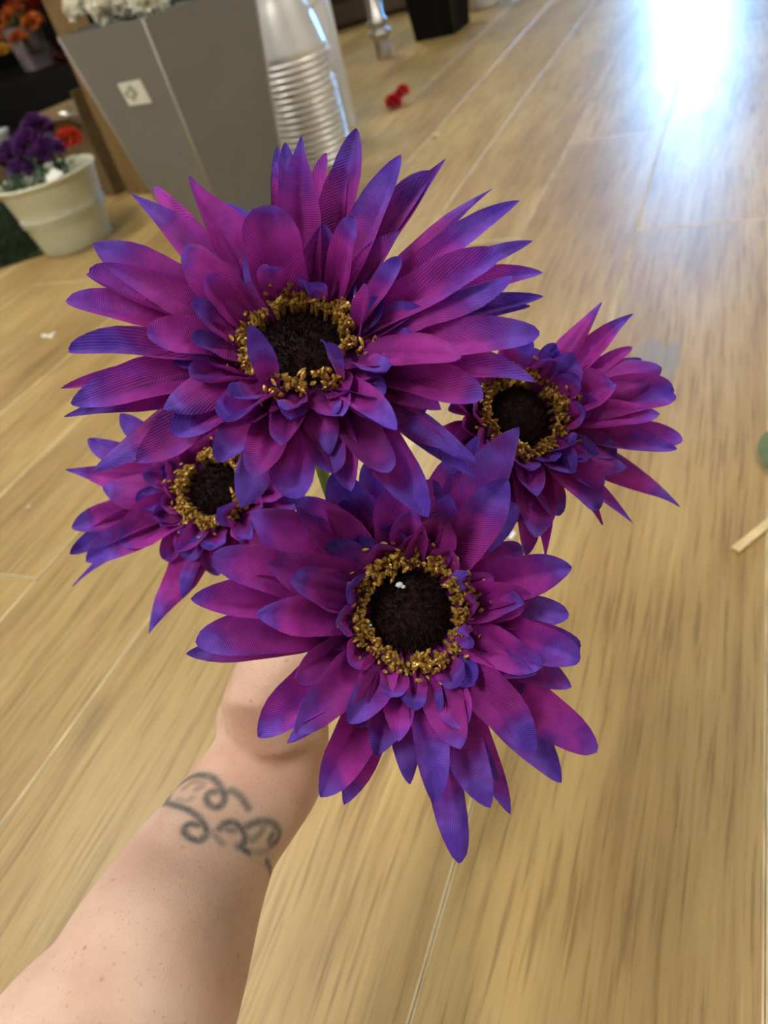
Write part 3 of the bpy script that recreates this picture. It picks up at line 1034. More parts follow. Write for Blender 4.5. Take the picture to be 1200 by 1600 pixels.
m, nt, b, out = new_mat('freckled_skin')
tc = N(nt, 'ShaderNodeTexCoord')
OB = tc.outputs['Object']
n1 = noise(nt, OB, 32, 4)
col = ramp(nt, n1, [(0.30, (0.58, 0.35, 0.265)), (0.5, (0.64, 0.43, 0.335)), (0.72, (0.71, 0.51, 0.41))])
n2 = noise(nt, OB, 14, 2)
col = mix_col(nt, math_n(nt, 'MULTIPLY', ramp(nt, n2, [(0.52, (0, 0, 0)), (0.72, (1, 1, 1))]), 0.35), col, (0.62, 0.29, 0.21))
for sc, thr, st, cc in ((420, 0.17, 0.42, (0.40, 0.19, 0.10)), (150, 0.10, 0.55, (0.36, 0.16, 0.085)), (800, 0.2, 0.25, (0.48, 0.24, 0.14))):
    vo = N(nt, 'ShaderNodeTexVoronoi')
    vo.inputs['Scale'].default_value = sc
    wz = N(nt, 'ShaderNodeVectorMath', operation='MULTIPLY_ADD')
    nt.links.new(noise(nt, OB, 500, 2, out='Color'), wz.inputs[0])
    wz.inputs[1].default_value = (0.0015,) * 3
    nt.links.new(OB, wz.inputs[2])
    nt.links.new(wz.outputs[0], vo.inputs['Vector'])
    f = ramp(nt, vo.outputs['Distance'], [(0.0, (1, 1, 1)), (thr, (0.6, 0.6, 0.6)), (thr * 1.8, (0, 0, 0))])
    pick = N(nt, 'ShaderNodeSeparateColor')
    nt.links.new(vo.outputs['Color'], pick.inputs[0])
    f = math_n(nt, 'MULTIPLY', f, math_n(nt, 'GREATER_THAN', pick.outputs[0], 0.66))
    col = mix_col(nt, math_n(nt, 'MULTIPLY', f, st), col, cc)
ih = N(nt, 'ShaderNodeAttribute', attribute_name='ink_halo')
ia = N(nt, 'ShaderNodeAttribute', attribute_name='ink')
col = mix_col(nt, math_n(nt, 'MULTIPLY', ih.outputs['Fac'], 0.34), col, (0.36, 0.34, 0.27))
inkv = math_n(nt, 'MULTIPLY', ia.outputs['Fac'], math_n(nt, 'ADD', 0.55, math_n(nt, 'MULTIPLY', noise(nt, OB, 350, 3), 0.5)))
col = mix_col(nt, math_n(nt, 'MULTIPLY', inkv, 1.0, True), col, (0.045, 0.068, 0.078))
nt.links.new(col, b.inputs['Base Color'])
b.inputs['Roughness'].default_value = 0.52
b.inputs['Specular IOR Level'].default_value = 0.35
b.inputs['Subsurface Weight'].default_value = 0.12
b.inputs['Subsurface Radius'].default_value = (0.004, 0.0015, 0.0008)
b.inputs['Subsurface Scale'].default_value = 1.0
vo = N(nt, 'ShaderNodeTexVoronoi', feature='DISTANCE_TO_EDGE')
vo.inputs['Scale'].default_value = 900
nt.links.new(OB, vo.inputs['Vector'])
bump(nt, math_n(nt, 'ADD', vo.outputs['Distance'], math_n(nt, 'MULTIPLY', noise(nt, OB, 260, 4), 1.6)), 0.40, 0.0006, b)
arm_me.materials.clear()
arm_me.materials.append(m)

# ------------------------------------------------------------------ grey tapered planter
DL = V((-0.94055, 0.33966, 0))          # directions of its two visible sides
DR = V((0.32014, 0.94737, 0))
ZT = 0.42
Bt = at_height(222, 29, ZT)
At = Bt + DL * 0.302
Ct = Bt + DR * 0.262
Dt = At + DR * 0.262
pc = (At + Ct) / 2
planter = empty('tapered_planter', (pc.x, pc.y, 0))


def taper_box(tops, zt, zb, scale, org, wall=0.004, shift=(0, 0)):
    """open box with slanted sides: outer and inner skin, rim and bottom; corners run round in order"""
    c = sum(tops, V()) / 4
    top = [V((p.x, p.y, zt)) for p in tops]
    bot = [V((c.x + (p.x - c.x) * scale + shift[0], c.y + (p.y - c.y) * scale + shift[1], zb)) for p in tops]
    k = 1 - wall / (top[0] - V((c.x, c.y, zt))).length * 1.4
    itop = [V((c.x + (p.x - c.x) * k, c.y + (p.y - c.y) * k, zt)) for p in top]
    ibot = [V((p.x, p.y, zb + 0.004)) for p in [V((c.x + (q.x - c.x) * k, c.y + (q.y - c.y) * k, 0)) for q in bot]]
    vs = [p - org for p in top + bot + itop + ibot]
    fs = []
    for i in range(4):
        j = (i + 1) % 4
        fs += [(i, j, 4 + j, 4 + i), (8 + j, 8 + i, 12 + i, 12 + j), (j, i, 8 + i, 8 + j)]
    fs += [(7, 6, 5, 4), (12, 13, 14, 15)]
    return vs, fs, top, bot


org = V((pc.x, pc.y, 0))
vs, fs, ptop, pbot = taper_box([At, Bt, Ct, Dt], ZT, 0.0, 0.66, org)
body = mesh_obj('planter_body', vs, fs, M_GREY, planter, smooth=False)
tag(planter, 'tall grey tapered planter with white square sticker, filled with white blooms', 'planter')
# folded corner that shows pale
for i in range(4):
    vs, fs = tube([ptop[i] - org, pbot[i] - org], 0.0022, 8)
    mesh_obj('corner_edge', vs, fs, M_GREYEDGE, body)
# sticker on the left face
fn = (ptop[1] - ptop[0]).cross(pbot[0] - ptop[0]).normalized()
if fn.dot(EYE - ptop[0]) < 0:
    fn = -fn


def on_face(px, py, off=0.0):
    d = cam_dir(px, py)
    t = (ptop[0] - EYE).dot(fn) / d.dot(fn)
    return EYE + d * t + fn * off - org


cs = [(184, 131), (219, 124), (238, 160), (203, 165)]
q = [on_face(*c, 0.0015) for c in cs] + [on_face(*c, -0.001) for c in cs]
fs = [(0, 1, 2, 3)] + [(i, (i + 1) % 4, 4 + (i + 1) % 4, 4 + i) for i in range(4)]
mst, nt, b, out = new_mat('sticker_print')
tc = N(nt, 'ShaderNodeTexCoord')
nzs = noise(nt, tc.outputs['Object'], 120, 3)
nt.links.new(ramp(nt, nzs, [(0.3, (0.66, 0.69, 0.66)), (0.6, (0.80, 0.83, 0.80))]), b.inputs['Base Color'])
st = mesh_obj('sticker', q, fs, mst, body, smooth=False)
M_EMB = simple_mat('sage_emblem_ink', (0.33, 0.38, 0.33), 0.7, var=0.25, nscale=160)
# printed plant emblem: a round leafy shape with a stalk
emb = [(203, 131), (208, 135), (213, 140), (217, 146), (214, 151), (212, 158), (208, 156), (203, 152), (197, 149), (194, 145), (199, 141), (200, 136)]
mesh_obj('emblem', [on_face(*e, 0.0019) for e in emb], [tuple(range(len(emb)))], M_EMB, st, smooth=False)
core = [(203, 142), (207, 144), (209, 148), (206, 150), (202, 147)]
mesh_obj('emblem_core', [on_face(*e, 0.0022) for e in core], [tuple(range(len(core)))], mst, st, smooth=False)


# ------------------------------------------------------------------ frilly background blooms
def frill_ball(radius, n, seed, flat=0.8, size=0.5):
    r = random.Random(seed)
    vs, fs = [], []
    for i in range(n):
        zz = 1 - (i + 0.5) / n * 1.45
        a = i * 2.39996
        q = math.sqrt(max(0, 1 - zz * zz))
        d = V((q * math.cos(a), q * math.sin(a), zz)).normalized()
        d = (d + V((r.gauss(0, .12), r.gauss(0, .12), r.gauss(0, .12)))).normalized()
        s1 = d.orthogonal().normalized()
        s1 = Matrix.Rotation(r.uniform(0, 6.28), 3, d) @ s1
        s2 = d.cross(s1)
        R = radius * r.uniform(0.82, 1.05)
        w = radius * size * r.uniform(0.8, 1.2)
        k = len(vs)
        c = 6
        for row, (rr, ww) in enumerate(((0.35, 0.35), (0.72, 0.8), (1.0, 1.05))):
            for j in range(c):
                u = -1 + 2 * j / (c - 1)
                fr = (math.sin(u * 9 + i) * 0.10 + r.uniform(-.05, .05)) * (row / 2)
                p = d * (R * (rr + 0.10 * (row == 2) * math.cos(u * 7 + i) * 0.6)) + s1 * (u * w * ww * 0.5) + s2 * (radius * (fr + 0.22 * (1 - u * u) * row / 2))
                vs.append(V((p.x, p.y, p.z * flat)))
        for row in range(2):
            for j in range(c - 1):
                q0 = k + row * c + j
                fs.append((q0, q0 + 1, q0 + c + 1, q0 + c))
    return vs, fs


def world_tree(o, base=None):
    """BVH of one mesh object in world space; base overrides the root's place"""
    m = Matrix.Identity(4)
    k = o
    while k is not None:
        loc = k.location
        m = Matrix.Translation(loc) @ k.rotation_euler.to_matrix().to_4x4() @ m
        k = k.parent
    return BVHTree.FromPolygons([m @ v.co for v in o.data.vertices], [p.vertices[:] for p in o.data.polygons])


def trees_of(root):
    return [world_tree(c) for c in root.children_recursive if c.type == 'MESH']


def crossings(tree, others):
    return sum(len(tree.overlap(t)) for t in others)


def bunch(specs, obstacles, foot_fn, via_fn, spread, leaves=0, seed=1, stem_r=0.003):
    """flower heads along their sight lines, stepped in depth until they clear each other; then a
    stalk for each through the container's mouth down to its bottom, clear of the rest"""
    r = random.Random(seed)
    heads, roots = [], []
    for sp_ in specs:
        vs, fs = frill_ball(sp_['r'], sp_.get('n', 60), sp_['seed'], sp_.get('flat', 0.85))
        cvs, cfs = [], []
        if sp_.get('centre'):
            cvs, cfs = lathe([(0.001, sp_['r'] * 0.92), (sp_['r'] * .28, sp_['r'] * .84), (sp_['r'] * .34, sp_['r'] * .6)], 12)
        k0 = len(vs)
        av, af = list(vs) + [V(v) for v in cvs], list(fs) + [tuple(i + k0 for i in f) for f in cfs]
        best = None
        for dz in spread:
            p = EYE + cam_dir(*sp_['px']) * (sp_['depth'] + dz)
            t = BVHTree.FromPolygons([p + V(v) for v in av], af)
            c = crossings(t, obstacles + heads)
            if best is None or c < best[0]:
                best = (c, p, t)
            if c == 0:
                break
        _, p, t = best
        heads.append(t)
        root = empty(sp_['name'], p)
        tag(root, sp_['label'], 'flower', sp_.get('group'))
        h = mesh_obj('bloom', vs, fs, sp_['mat'], root)
        h['kind'] = 'stuff'
        if cvs:
            mesh_obj('bloom_center', cvs, cfs, sp_['centre'], root)
        roots.append((root, p))
    done = []
    paths = []
    for i, (root, p) in enumerate(roots):
        others = obstacles + [h for k, h in enumerate(heads) if k != i] + done
        best = None
        for _ in range(260):
            ft = foot_fn(r)
            vi = via_fn(r, ft, p)
            mid = p.lerp(vi, 0.5) + V((r.uniform(-.015, .015), r.uniform(-.015, .015), r.uniform(-0.005, .03)))
            pts = smooth_path([p, mid, vi, vi.lerp(ft, 0.5), ft], 14)
            tv, tf = tube(pts, stem_r, 6)
            t = BVHTree.FromPolygons(tv, tf)
            c = crossings(t, others)
            if best is None or c < best[0]:
                best = (c, pts, t, tv, tf)
            if c == 0:
                break
        _, pts, t, tv, tf = best
        done.append(t)
        paths.append(pts)
        mesh_obj('stem', [v - p for v in tv], tf, M_LEAF, root)
    for i, (root, p) in enumerate(roots):
        for k in range(leaves):
            others = obstacles + [h for q, h in enumerate(heads) if q != i] + [d for q, d in enumerate(done) if q != i]
            best = None
            for _ in range(60):
                at_ = paths[i][r.choice((6, 7, 8, 9))]
                lv, lf_ = leaf_mesh(r.uniform(0.055, 0.075), 0.013, 0.25, k)
                rm = Matrix.Rotation(r.uniform(0, 6.28), 3, 'Z') @ Matrix.Rotation(r.uniform(0.6, 1.3), 3, 'X')
                wv = [at_ + rm @ V(v) for v in lv]
                t = BVHTree.FromPolygons(wv, lf_)
                c = crossings(t, others)
                if best is None or c < best[0]:
                    best = (c, wv, lf_, t)
                if c == 0:
                    break
            mesh_obj('leaf', [v - p for v in best[1]], best[2], M_LEAF, root)
            done.append(best[3])
    return [q[0] for q in roots]


def leaf_mesh(L, Wd, bend=0.2, seed=0):
    vs, fs = [], []
    for i in range(7):
        s = i / 6
        w = Wd * math.sin(math.pi * min(1, s * 0.96 + 0.03)) ** 0.8 / 2
        for v in (-1, 0, 1):
            vs.append((v * w, s * L, L * bend * s * s * -1 + abs(v) * w * 0.35))
    for i in range(6):
        for k in range(2):
            a = i * 3 + k
            fs.append((a, a + 1, a + 4, a + 3))
    return vs, fs


white_specs = []
for i, (px, py, dd, rr) in enumerate(((128, 10, 0.045, 0.034), (168, 14, 0.055, 0.036), (205, -25, 0.13, 0.036), (232, 2, 0.05, 0.033), (150, -28, 0.14, 0.034), (262, -14, 0.11, 0.030), (300, -48, 0.18, 0.034))):
    d_ = cam_dir(px, py)
    white_specs.append(dict(px=(px, py), depth=(At + DR * dd - EYE).dot(DR) / d_.dot(DR), r=rr, n=80, seed=40 + i, flat=0.95, mat=M_WPET, name='white_carnation',
                            label='frilly white bloom crowding over the rim of the grey planter', group='white blooms in the grey planter'))


def planter_pt(k, z):
    def f(r, *_):
        a_, b_ = r.uniform(-k, k), r.uniform(-k, k)
        return V((pc.x, pc.y, 0)) + (At - Bt) * (a_ / 2) + (Ct - Bt) * (b_ / 2) + V((0, 0, z))
    return f


bunch(white_specs, trees_of(planter), planter_pt(0.5, 0.012), planter_pt(0.75, 0.385), [0, .012, -.012, .024, .036, -.02, .05, .065, .08], seed=3)

# ------------------------------------------------------------------ ribbed zinc can
jc = V((-0.985, 1.775, 0))
JR, JH = 0.094, 0.245
can = empty('ribbed_milk_can', jc)
tag(can, 'ribbed galvanised milk can with hinged handle beside the grey planter', 'milk can')
prof = [(0.001, 0.0), (JR * 0.97, 0.0)]
nr = 17
for i in range(nr):
    z0 = 0.004 + i * (JH - 0.006) / nr
    dz = (JH - 0.006) / nr
    prof += [(JR * 0.915, z0), (JR * .945, z0 + dz * .15), (JR * .99, z0 + dz * 0.35), (JR, z0 + dz * 0.5), (JR * .99, z0 + dz * 0.65), (JR * 0.945, z0 + dz * 0.85)]
prof += [(JR * 0.985, JH), (JR * 0.95, JH + 0.012), (JR * 0.86, JH + 0.055), (JR * 0.72, JH + 0.10), (JR * 0.62, JH + 0.125), (JR * 0.60, JH + 0.15), (JR * 0.72, JH + 0.17), (JR * .70, JH + .171), (JR * .58, JH + .15)]
vs, fs = lathe(prof, 56)
mesh_obj('can_body', vs, fs, M_ZINC, can)
# handle: strap, hinge bracket and bar on the side away from the planter
hd = V((0.93, 0.36, 0)).normalized()
tg = V((-hd.y, hd.x, 0))
hpts = [hd * (JR * 0.80) + V((0, 0, JH + 0.09)), hd * (JR * 1.02) + V((0, 0, JH + 0.10)), hd * (JR * 1.16) + V((0, 0, JH + 0.075)), hd * (JR * 1.18) + V((0, 0, JH + 0.03)), hd * (JR * 1.08) + V((0, 0, JH - 0.01)), hd * (JR * 1.0) + V((0, 0, JH - 0.03))]
vs, fs = tube(smooth_path(hpts, 22), 0.0042, 8, True, (1.6, 0.8), tg)
mesh_obj('handle', vs, fs, M_ZINC, can)
bm = bmesh.new()
mt = Matrix.Translation(hd * (JR * 1.12) + V((0, 0, JH + 0.095))) @ Matrix.Rotation(math.atan2(hd.y, hd.x), 4, 'Z') @ Matrix.Rotation(-0.5, 4, 'Y')
add_box(bm, (-0.034, -0.007, -0.006), (0.036, 0.007, 0.006), 0.002, 0, mt)
bm_obj('hinge_bar', bm, M_ZINC, can)
bm = bmesh.new()
mt = Matrix.Translation(hd * (JR * 0.985) + V((0, 0, JH - 0.03))) @ Matrix.Rotation(math.atan2(hd.y, hd.x), 4, 'Z')
add_box(bm, (-0.003, -0.012, -0.022), (0.007, 0.012, 0.022), 0.003, 0, mt)
bm_obj('handle_plate', bm, M_ZINC, can)
vs, fs = tube([hd * (JR * 1.012) + V((0, 0, 0.004)), hd * (JR * 1.012) + V((0, 0, JH))], 0.003, 8)
mesh_obj('seam', vs, fs, M_ZINC, can)

# tall pale zinc box behind the can
q0 = at_height(557, 196)
bx = V((q0.x, q0.y, 0))
e1, e2 = V((-0.87, -0.50, 0)), V((-0.50, 0.87, 0))
tops = [bx + e1 * 0.20, bx + V((0, 0, 0)), bx + e2 * 0.16, bx + e1 * 0.20 + e2 * 0.16]
cc = sum(tops, V()) / 4
zb = empty('zinc_box', cc)
tag(zb, 'plain pale metal box standing behind the ribbed milk can', 'planter')
vs, fs, t_, b2 = taper_box([cc + (p - cc) * 1.12 for p in tops], 0.46, 0.0, 0.9, cc)
zbo = mesh_obj('box_body', vs, fs, M_PALEZINC, zb, smooth=False)
for i in range(4):
    vs, fs = tube([t_[i] - cc, t_[(i + 1) % 4] - cc], 0.004, 8)
    mesh_obj('rolled_rim', vs, fs, M_ZINC, zbo)

# ------------------------------------------------------------------ turned metal stand, black box, ribbed pot
p = at_height(601, 90)
st = empty('turned_stand', (p.x, p.y, 0))
tag(st, 'turned silver pedestal foot standing next to the black box', 'stand')
prof = [(0.001, 0), (0.030, 0), (0.031, 0.006), (0.030, 0.050), (0.028, 0.062), (0.036, 0.068), (0.042, 0.078), (0.040, 0.088), (0.028, 0.094), (0.024, 0.10), (0.034, 0.106), (0.038, 0.116), (0.034, 0.124), (0.026, 0.130), (0.026, 0.30), (0.022, 0.42), (0.03, 0.43), (0.03, 0.44), (0.001, 0.44)]
vs, fs = lathe(prof, 28)
mesh_obj('pedestal', vs, fs, M_STEEL, st)
vs, fs = lathe([(0.001, 0.44), (0.13, 0.44), (0.135, 0.447), (0.13, 0.454), (0.001, 0.454)], 32)
mesh_obj('stand_top', vs, fs, M_STEEL, st)

p0, p1 = at_height(650, 66), at_height(710, 54)
e1 = (p1 - p0).normalized()
e2 = V((-e1.y, e1.x, 0))
L1 = (p1 - p0).length
corners = [p0, p1, p1 + e2 * 0.18, p0 + e2 * 0.18]
cc = sum(corners, V()) / 4
bb = empty('black_planter', (cc.x, cc.y, 0))
tag(bb, 'black square planter standing on the floor beyond the red petal', 'planter')
cc = V((cc.x, cc.y, 0))
vs, fs, t_, b2 = taper_box([cc + (p - cc) * 1.35 for p in corners], 0.40, 0.0, 1 / 1.35, cc)
body = mesh_obj('planter_body', vs, fs, M_BLACK, bb, smooth=False)
vs, fs = tube([t_[1] - cc, b2[1] - cc], 0.006, 8)
mesh_obj('corner_edge', vs, fs, M_GLOSSBLACK, body)

pp = at_height(735, 20)
rp = empty('ribbed_pot', (pp.x + 0.03, pp.y + 0.09, 0))
tag(rp, 'white ribbed pot standing just past the black planter', 'pot')
prof = [(0.001, 0), (0.075, 0)]
for i in range(14):
    z0 = 0.004 + i * 0.018
    k = 0.075 + 0.002 * i
    prof += [(k, z0), (k + 0.004, z0 + 0.006), (k + 0.004, z0 + 0.011), (k, z0 + 0.017)]
prof += [(0.108, 0.26), (0.110, 0.265), (0.104, 0.266), (0.098, 0.25), (0.075, 0.02), (0.001, 0.02)]
vs, fs = lathe(prof, 44)
mesh_obj('pot_body', vs, fs, M_ZINC, rp)

# dark shelving leg and crate seen past the can
p = at_height(575, 60)
cr = empty('wooden_crate', (p.x - 0.22, p.y + 0.62, 0), (0, 0, 0.35))
tag(cr, 'dark wooden slat crate behind the turned silver stand', 'crate')
M_DKWOOD, _a, _b = wood_mat('dark_crate_wood', [(0.3, (0.05, 0.035, 0.02)), (0.6, (0.11, 0.075, 0.04)), (0.8, (0.16, 0.11, 0.06))], rough=0.7, knots=False, gloss=False)
for sx in (-0.26, 0.26):
    for sy in (-0.16, 0.16):
        bm = bmesh.new()
        add_box(bm, (sx - 0.015, sy - 0.015, 0), (sx + 0.015, sy + 0.015, 0.42), 0.002)
        bm_obj('corner_post', bm, M_DKWOOD, cr)
for k in range(4):
    z = 0.02 + k * 0.105
    for sy in (-0.183, 0.183):
        bm = bmesh.new()
        add_box(bm, (-0.28, sy - 0.008, z), (0.28, sy + 0.008, z + 0.085), 0.002)
        bm_obj('slat', bm, M_DKWOOD if k != 2 else M_POST, cr)
    for sx in (-0.283, 0.283):
        bm = bmesh.new()
        add_box(bm, (sx - 0.008, -0.19, z), (sx + 0.008, 0.19, z + 0.085), 0.002)
        bm_obj('slat', bm, M_DKWOOD, cr)
bm = bmesh.new()
add_box(bm, (-0.27, -0.17, 0.012), (0.27, 0.17, 0.024))
bm_obj('crate_bottom', bm, M_DKWOOD, cr)

# ------------------------------------------------------------------ wooden post, carton, bucket
pp = at_height(219, 303)
rz = math.atan2(-DL.y, -DL.x)
post = empty('wooden_post', (pp.x, pp.y + 0.02, 0), (0, 0, rz))
tag(post, 'light pine upright of the display, between carton and grey planter', 'post')
bm = bmesh.new()
add_box(bm, (-0.055, -0.02, 0), (0.055, 0.02, 1.25), 0.003)
bm_obj('upright', bm, M_POST, post)
bm = bmesh.new()
add_box(bm, (-0.055, -0.03, 1.25), (0.055, 0.30, 1.29), 0.003)
bm_obj('top_arm', bm, M_POST, post)

carton = empty('kraft_carton', (-1.745, 1.87, 0), (0, 0, rz + 0.06))
tag(carton, 'open brown kraft carton with raised flaps behind the cream bucket', 'carton')
bm = bmesh.new()
wx, wy, hh = 0.125, 0.09, 0.19
for lo, hi in (((-wx, -wy, 0), (wx, -wy + 0.005, hh)), ((-wx, wy - 0.005, 0), (wx, wy, hh)), ((-wx, -wy + 0.005, 0), (-wx + 0.005, wy - 0.005, hh)), ((wx - 0.005, -wy + 0.005, 0), (wx, wy - 0.005, hh)), ((-wx + .005, -wy + .005, 0), (wx - .005, wy - .005, 0.005))):
    add_box(bm, lo, hi)
bm_obj('carton_body', bm, M_KRAFT, carton)
for (lo, hi, ang, axis, piv) in (((-wx, 0, 0), (wx, 0.004, 0.05), 0.9, 'X', (0, -wy, hh)), ((-wx, -0.004, 0), (wx, 0, 0.075), -0.3, 'X', (0, wy, hh)), ((0, -wy, 0), (0.004, wy, 0.05), -0.9, 'Y', (-wx, 0, hh)), ((-0.004, -wy, 0), (0, wy, 0.085), 0.15, 'Y', (wx, 0, hh))):
    bm = bmesh.new()
    add_box(bm, lo, hi, 0, 0, Matrix.Translation(piv) @ Matrix.Rotation(ang, 4, axis))
    bm_obj('flap', bm, M_KRAFT, carton)
# crumpled clear wrap on the carton
r = random.Random(5)
vs, fs = [], []
for i in range(13):
    for j in range(13):
        u, v = i / 12 - .5, j / 12 - .5
        vs.append((u * 0.242, v * 0.172, 0.05 * math.exp(-6 * (u * u + v * v)) + r.uniform(-.012, .014)))
for i in range(12):
    for j in range(12):
        fs.append((i * 13 + j, (i + 1) * 13 + j, (i + 1) * 13 + j + 1, i * 13 + j + 1))
film = mesh_obj('plastic_wrap', vs, fs, M_FILM, smooth=False)
film.location = (-1.745, 1.87, 0.178)
film.rotation_euler = (0, 0, rz + 0.06)
tag(film, 'crumpled clear plastic wrap lying on the open carton', 'plastic wrap')

bc = V((-1.515, 1.412, 0))
bk = empty('cream_bucket', bc)
tag(bk, 'cream enamel bucket with one ring bead, holding purple carnations', 'bucket')
BH, RB, RT = 0.165, 0.087, 0.119


def br(z):
    return RB + (RT - RB) * z / BH


prof = [(0.001, 0.006), (RB - 0.004, 0.006), (RB - 0.001, 0.0), (RB + 0.001, 0.003)]
for z in (0.02, 0.05, 0.070):
    prof.append((br(z), z))
prof += [(br(.0735), .0725), (br(.0745) + .004, .0745), (br(.0765), .0772), (br(.080), .080), (br(.083), .0828), (br(.085) + .004, .0855), (br(.0875), .088), (br(.11), .11), (br(.14), .14), (br(.160), .160)]
vs, fs = lathe(prof, 56)
bb_ = mesh_obj('bucket_body', vs, fs, M_CREAM, bk)
prof = [(br(.160), .160), (RT + .003, .1615), (RT + .0045, .165), (RT + .003, .1685), (RT, .1695), (RT - .003, .168), (RT - .004, .163)]
vs, fs = lathe(prof, 56)
mesh_obj('rolled_rim', vs, fs, M_CREAM, bk)
vs, fs = lathe([(RT - .004, .163), (br(.1) - .003, .1), (br(.01) - .003, .010), (0.001, .009)], 56)
mesh_obj('bucket_lining', vs, fs, M_CREAM, bk)

# price tag in the bucket
p = at_depth(86, 272, 1.72)
tg_ = empty('price_tag', p)
tag(tg_, 'small white paper tag leaning inside the cream bucket rim', 'tag')
q = [at_depth(70, 278, 1.685), at_depth(83, 262, 1.69), at_depth(100, 270, 1.69), at_depth(78, 286, 1.68)]
n_ = (q[1] - q[0]).cross(q[2] - q[0]).normalized() * 0.0012
vs = [v - p for v in q] + [v + n_ - p for v in q]
mesh_obj('card', vs, [(0, 1, 2, 3), (7, 6, 5, 4)] + [(i, 4 + i, 4 + (i + 1) % 4, (i + 1) % 4) for i in range(4)], M_WHITE, tg_, smooth=False)
vs, fs = tube([at_depth(86, 276, 1.69) - p, V((bc.x, bc.y, 0.012)) - p], 0.0016, 6)
mesh_obj('pick', vs, fs, M_STEM, tg_)


def bucket_pt(rad, z):
    def f(r, *_):
        a_, q_ = r.uniform(0, 6.283), rad * math.sqrt(r.random())
        return V((bc.x + q_ * math.cos(a_), bc.y + q_ * math.sin(a_), z))
    return f


carn = [dict(px=px, depth=1.77, r=rr, seed=60 + i, mat=M_PPET, name='purple_carnation', label='dark purple frilly carnation rising out of the cream bucket', group='purple carnations in the cream bucket')
        for i, (px, rr) in enumerate((((45, 226), .042), ((20, 240), .038), ((76, 236), .038), ((58, 200), .040), ((34, 268), .034)))]
carn.append(dict(px=(108, 217), depth=1.84, r=0.034, seed=81, mat=M_RPET, name='red_carnation', label='bright red orange bloom tucked behind the purple carnations'))
bunch(carn, trees_of(bk) + trees_of(tg_), bucket_pt(0.07, 0.014), bucket_pt(0.095, 0.15), [0, .02, -.02, .04, -.04, .06, .08, .1, .12, -.06], leaves=5, seed=5)

# ------------------------------------------------------------------ dark display with orange flowers
shelf = empty('display_rack', (-2.6, 2.62, 0), (0, 0, rz))
tag(shelf, 'black stepped display rack standing behind the carton', 'rack')
for (name, lo, hi) in (('lower_shelf', (-0.6, -0.48, 0.085), (0.42, -0.17, 0.10)), ('riser', (-0.6, -0.48, 0), (0.42, -0.465, 0.085)), ('upper_shelf', (-0.6, -0.17, 0.24), (1.1, 0.30, 0.255)),
                       ('riser', (-0.6, -0.17, 0), (1.1, -0.155, 0.24)), ('back_panel', (-0.6, 0.30, 0.0), (1.1, 0.32, 1.3)), ('side_panel', (-0.615, -0.48, 0), (-0.6, 0.32, 1.3)), ('side_panel', (1.1, -0.17, 0), (1.115, 0.32, 1.3))):
    bm = bmesh.new()
    add_box(bm, lo, hi, 0.002)
    bm_obj(name, bm, M_BLACK, shelf)

# lilac grey pot on the upper shelf
pp = at_height(62, 106, 0.256)
lp = empty('lilac_pot', (pp.x, pp.y, 0.255), (0, 0, rz))
tag(lp, 'square lilac grey paper pot holding the orange flowers on the rack', 'pot')
cc = V((0, 0, 0))
vs, fs, t_, b2 = taper_box([V((-.066, -.05, 0)), V((.066, -.05, 0)), V((.066, .05, 0)), V((-.066, .05, 0))], 0.15, 0.0, 0.8, V((0, 0, 0)))
mesh_obj('pot_body', vs, fs, M_LILAC, lp, smooth=False)
sp = [((22, 25), .43, .045, 'o', M_OPET), ((52, 35), .415, .042, 'o', M_OPET), ((8, 52), .40, .040, 'o', M_OPET), ((30, 60), .395, .036, 'o', M_OPET), ((6, 78), .375, .030, 'y', M_YPET),
      ((62, 8), .45, .040, 'r', M_RPET), ((24, 14), .46, .040, 'r', M_RPET), ((40, -10), .47, .045, 'o', M_OPET)]
tip_lab = {'o': ('orange_chrysanthemum', 'ragged orange bloom over the lilac grey pot', 'orange blooms on the rack'),
           'y': ('yellow_chrysanthemum', 'yellow bloom low beside the lilac grey pot', None),
           'r': ('red_daisy', 'orange red daisy with dark centre above the lilac grey pot', 'red daisies on the rack')}
lpm = Matrix.Translation((pp.x, pp.y, 0.255)) @ Matrix.Rotation(rz, 4, 'Z')
pot_depth = (V((pp.x, pp.y, 0.33)) - EYE).dot(FWD)


def pot_pt(kx, ky, z):
    def f(r, *_):
        return lpm @ V((r.uniform(-kx, kx), r.uniform(-ky, ky), z))
    return f


rack_specs = []
for i, ((px, py), zz, rr, kd, mt_) in enumerate(sp):
    nm_, lb_, gr_ = tip_lab[kd]
    rack_specs.append(dict(px=(px, py), depth=pot_depth - 0.06, r=rr * 1.15, n=46, seed=90 + i, flat=0.7, mat=mt_, name=nm_, label=lb_, group=gr_, centre=M_MAROON if kd == 'r' else None))
for i, (px, py) in enumerate(((90, 66), (94, 92))):
    rack_specs.append(dict(px=(px, py), depth=pot_depth, r=0.032, n=46, seed=120 + i, mat=M_BURGUNDY, name='burgundy_carnation', label='dark burgundy bloom hanging beside the pine upright', group='burgundy blooms on the rack'))
bunch(rack_specs, trees_of(lp) + trees_of(shelf) + trees_of(post), pot_pt(0.046, 0.034, 0.010), pot_pt(0.048, 0.034, 0.175),
      [0, .02, -.02, .04, -.04, .06, -.06, .08, -.08, .10, -.10, -.12, .12, -.14], seed=23, stem_r=0.0020)

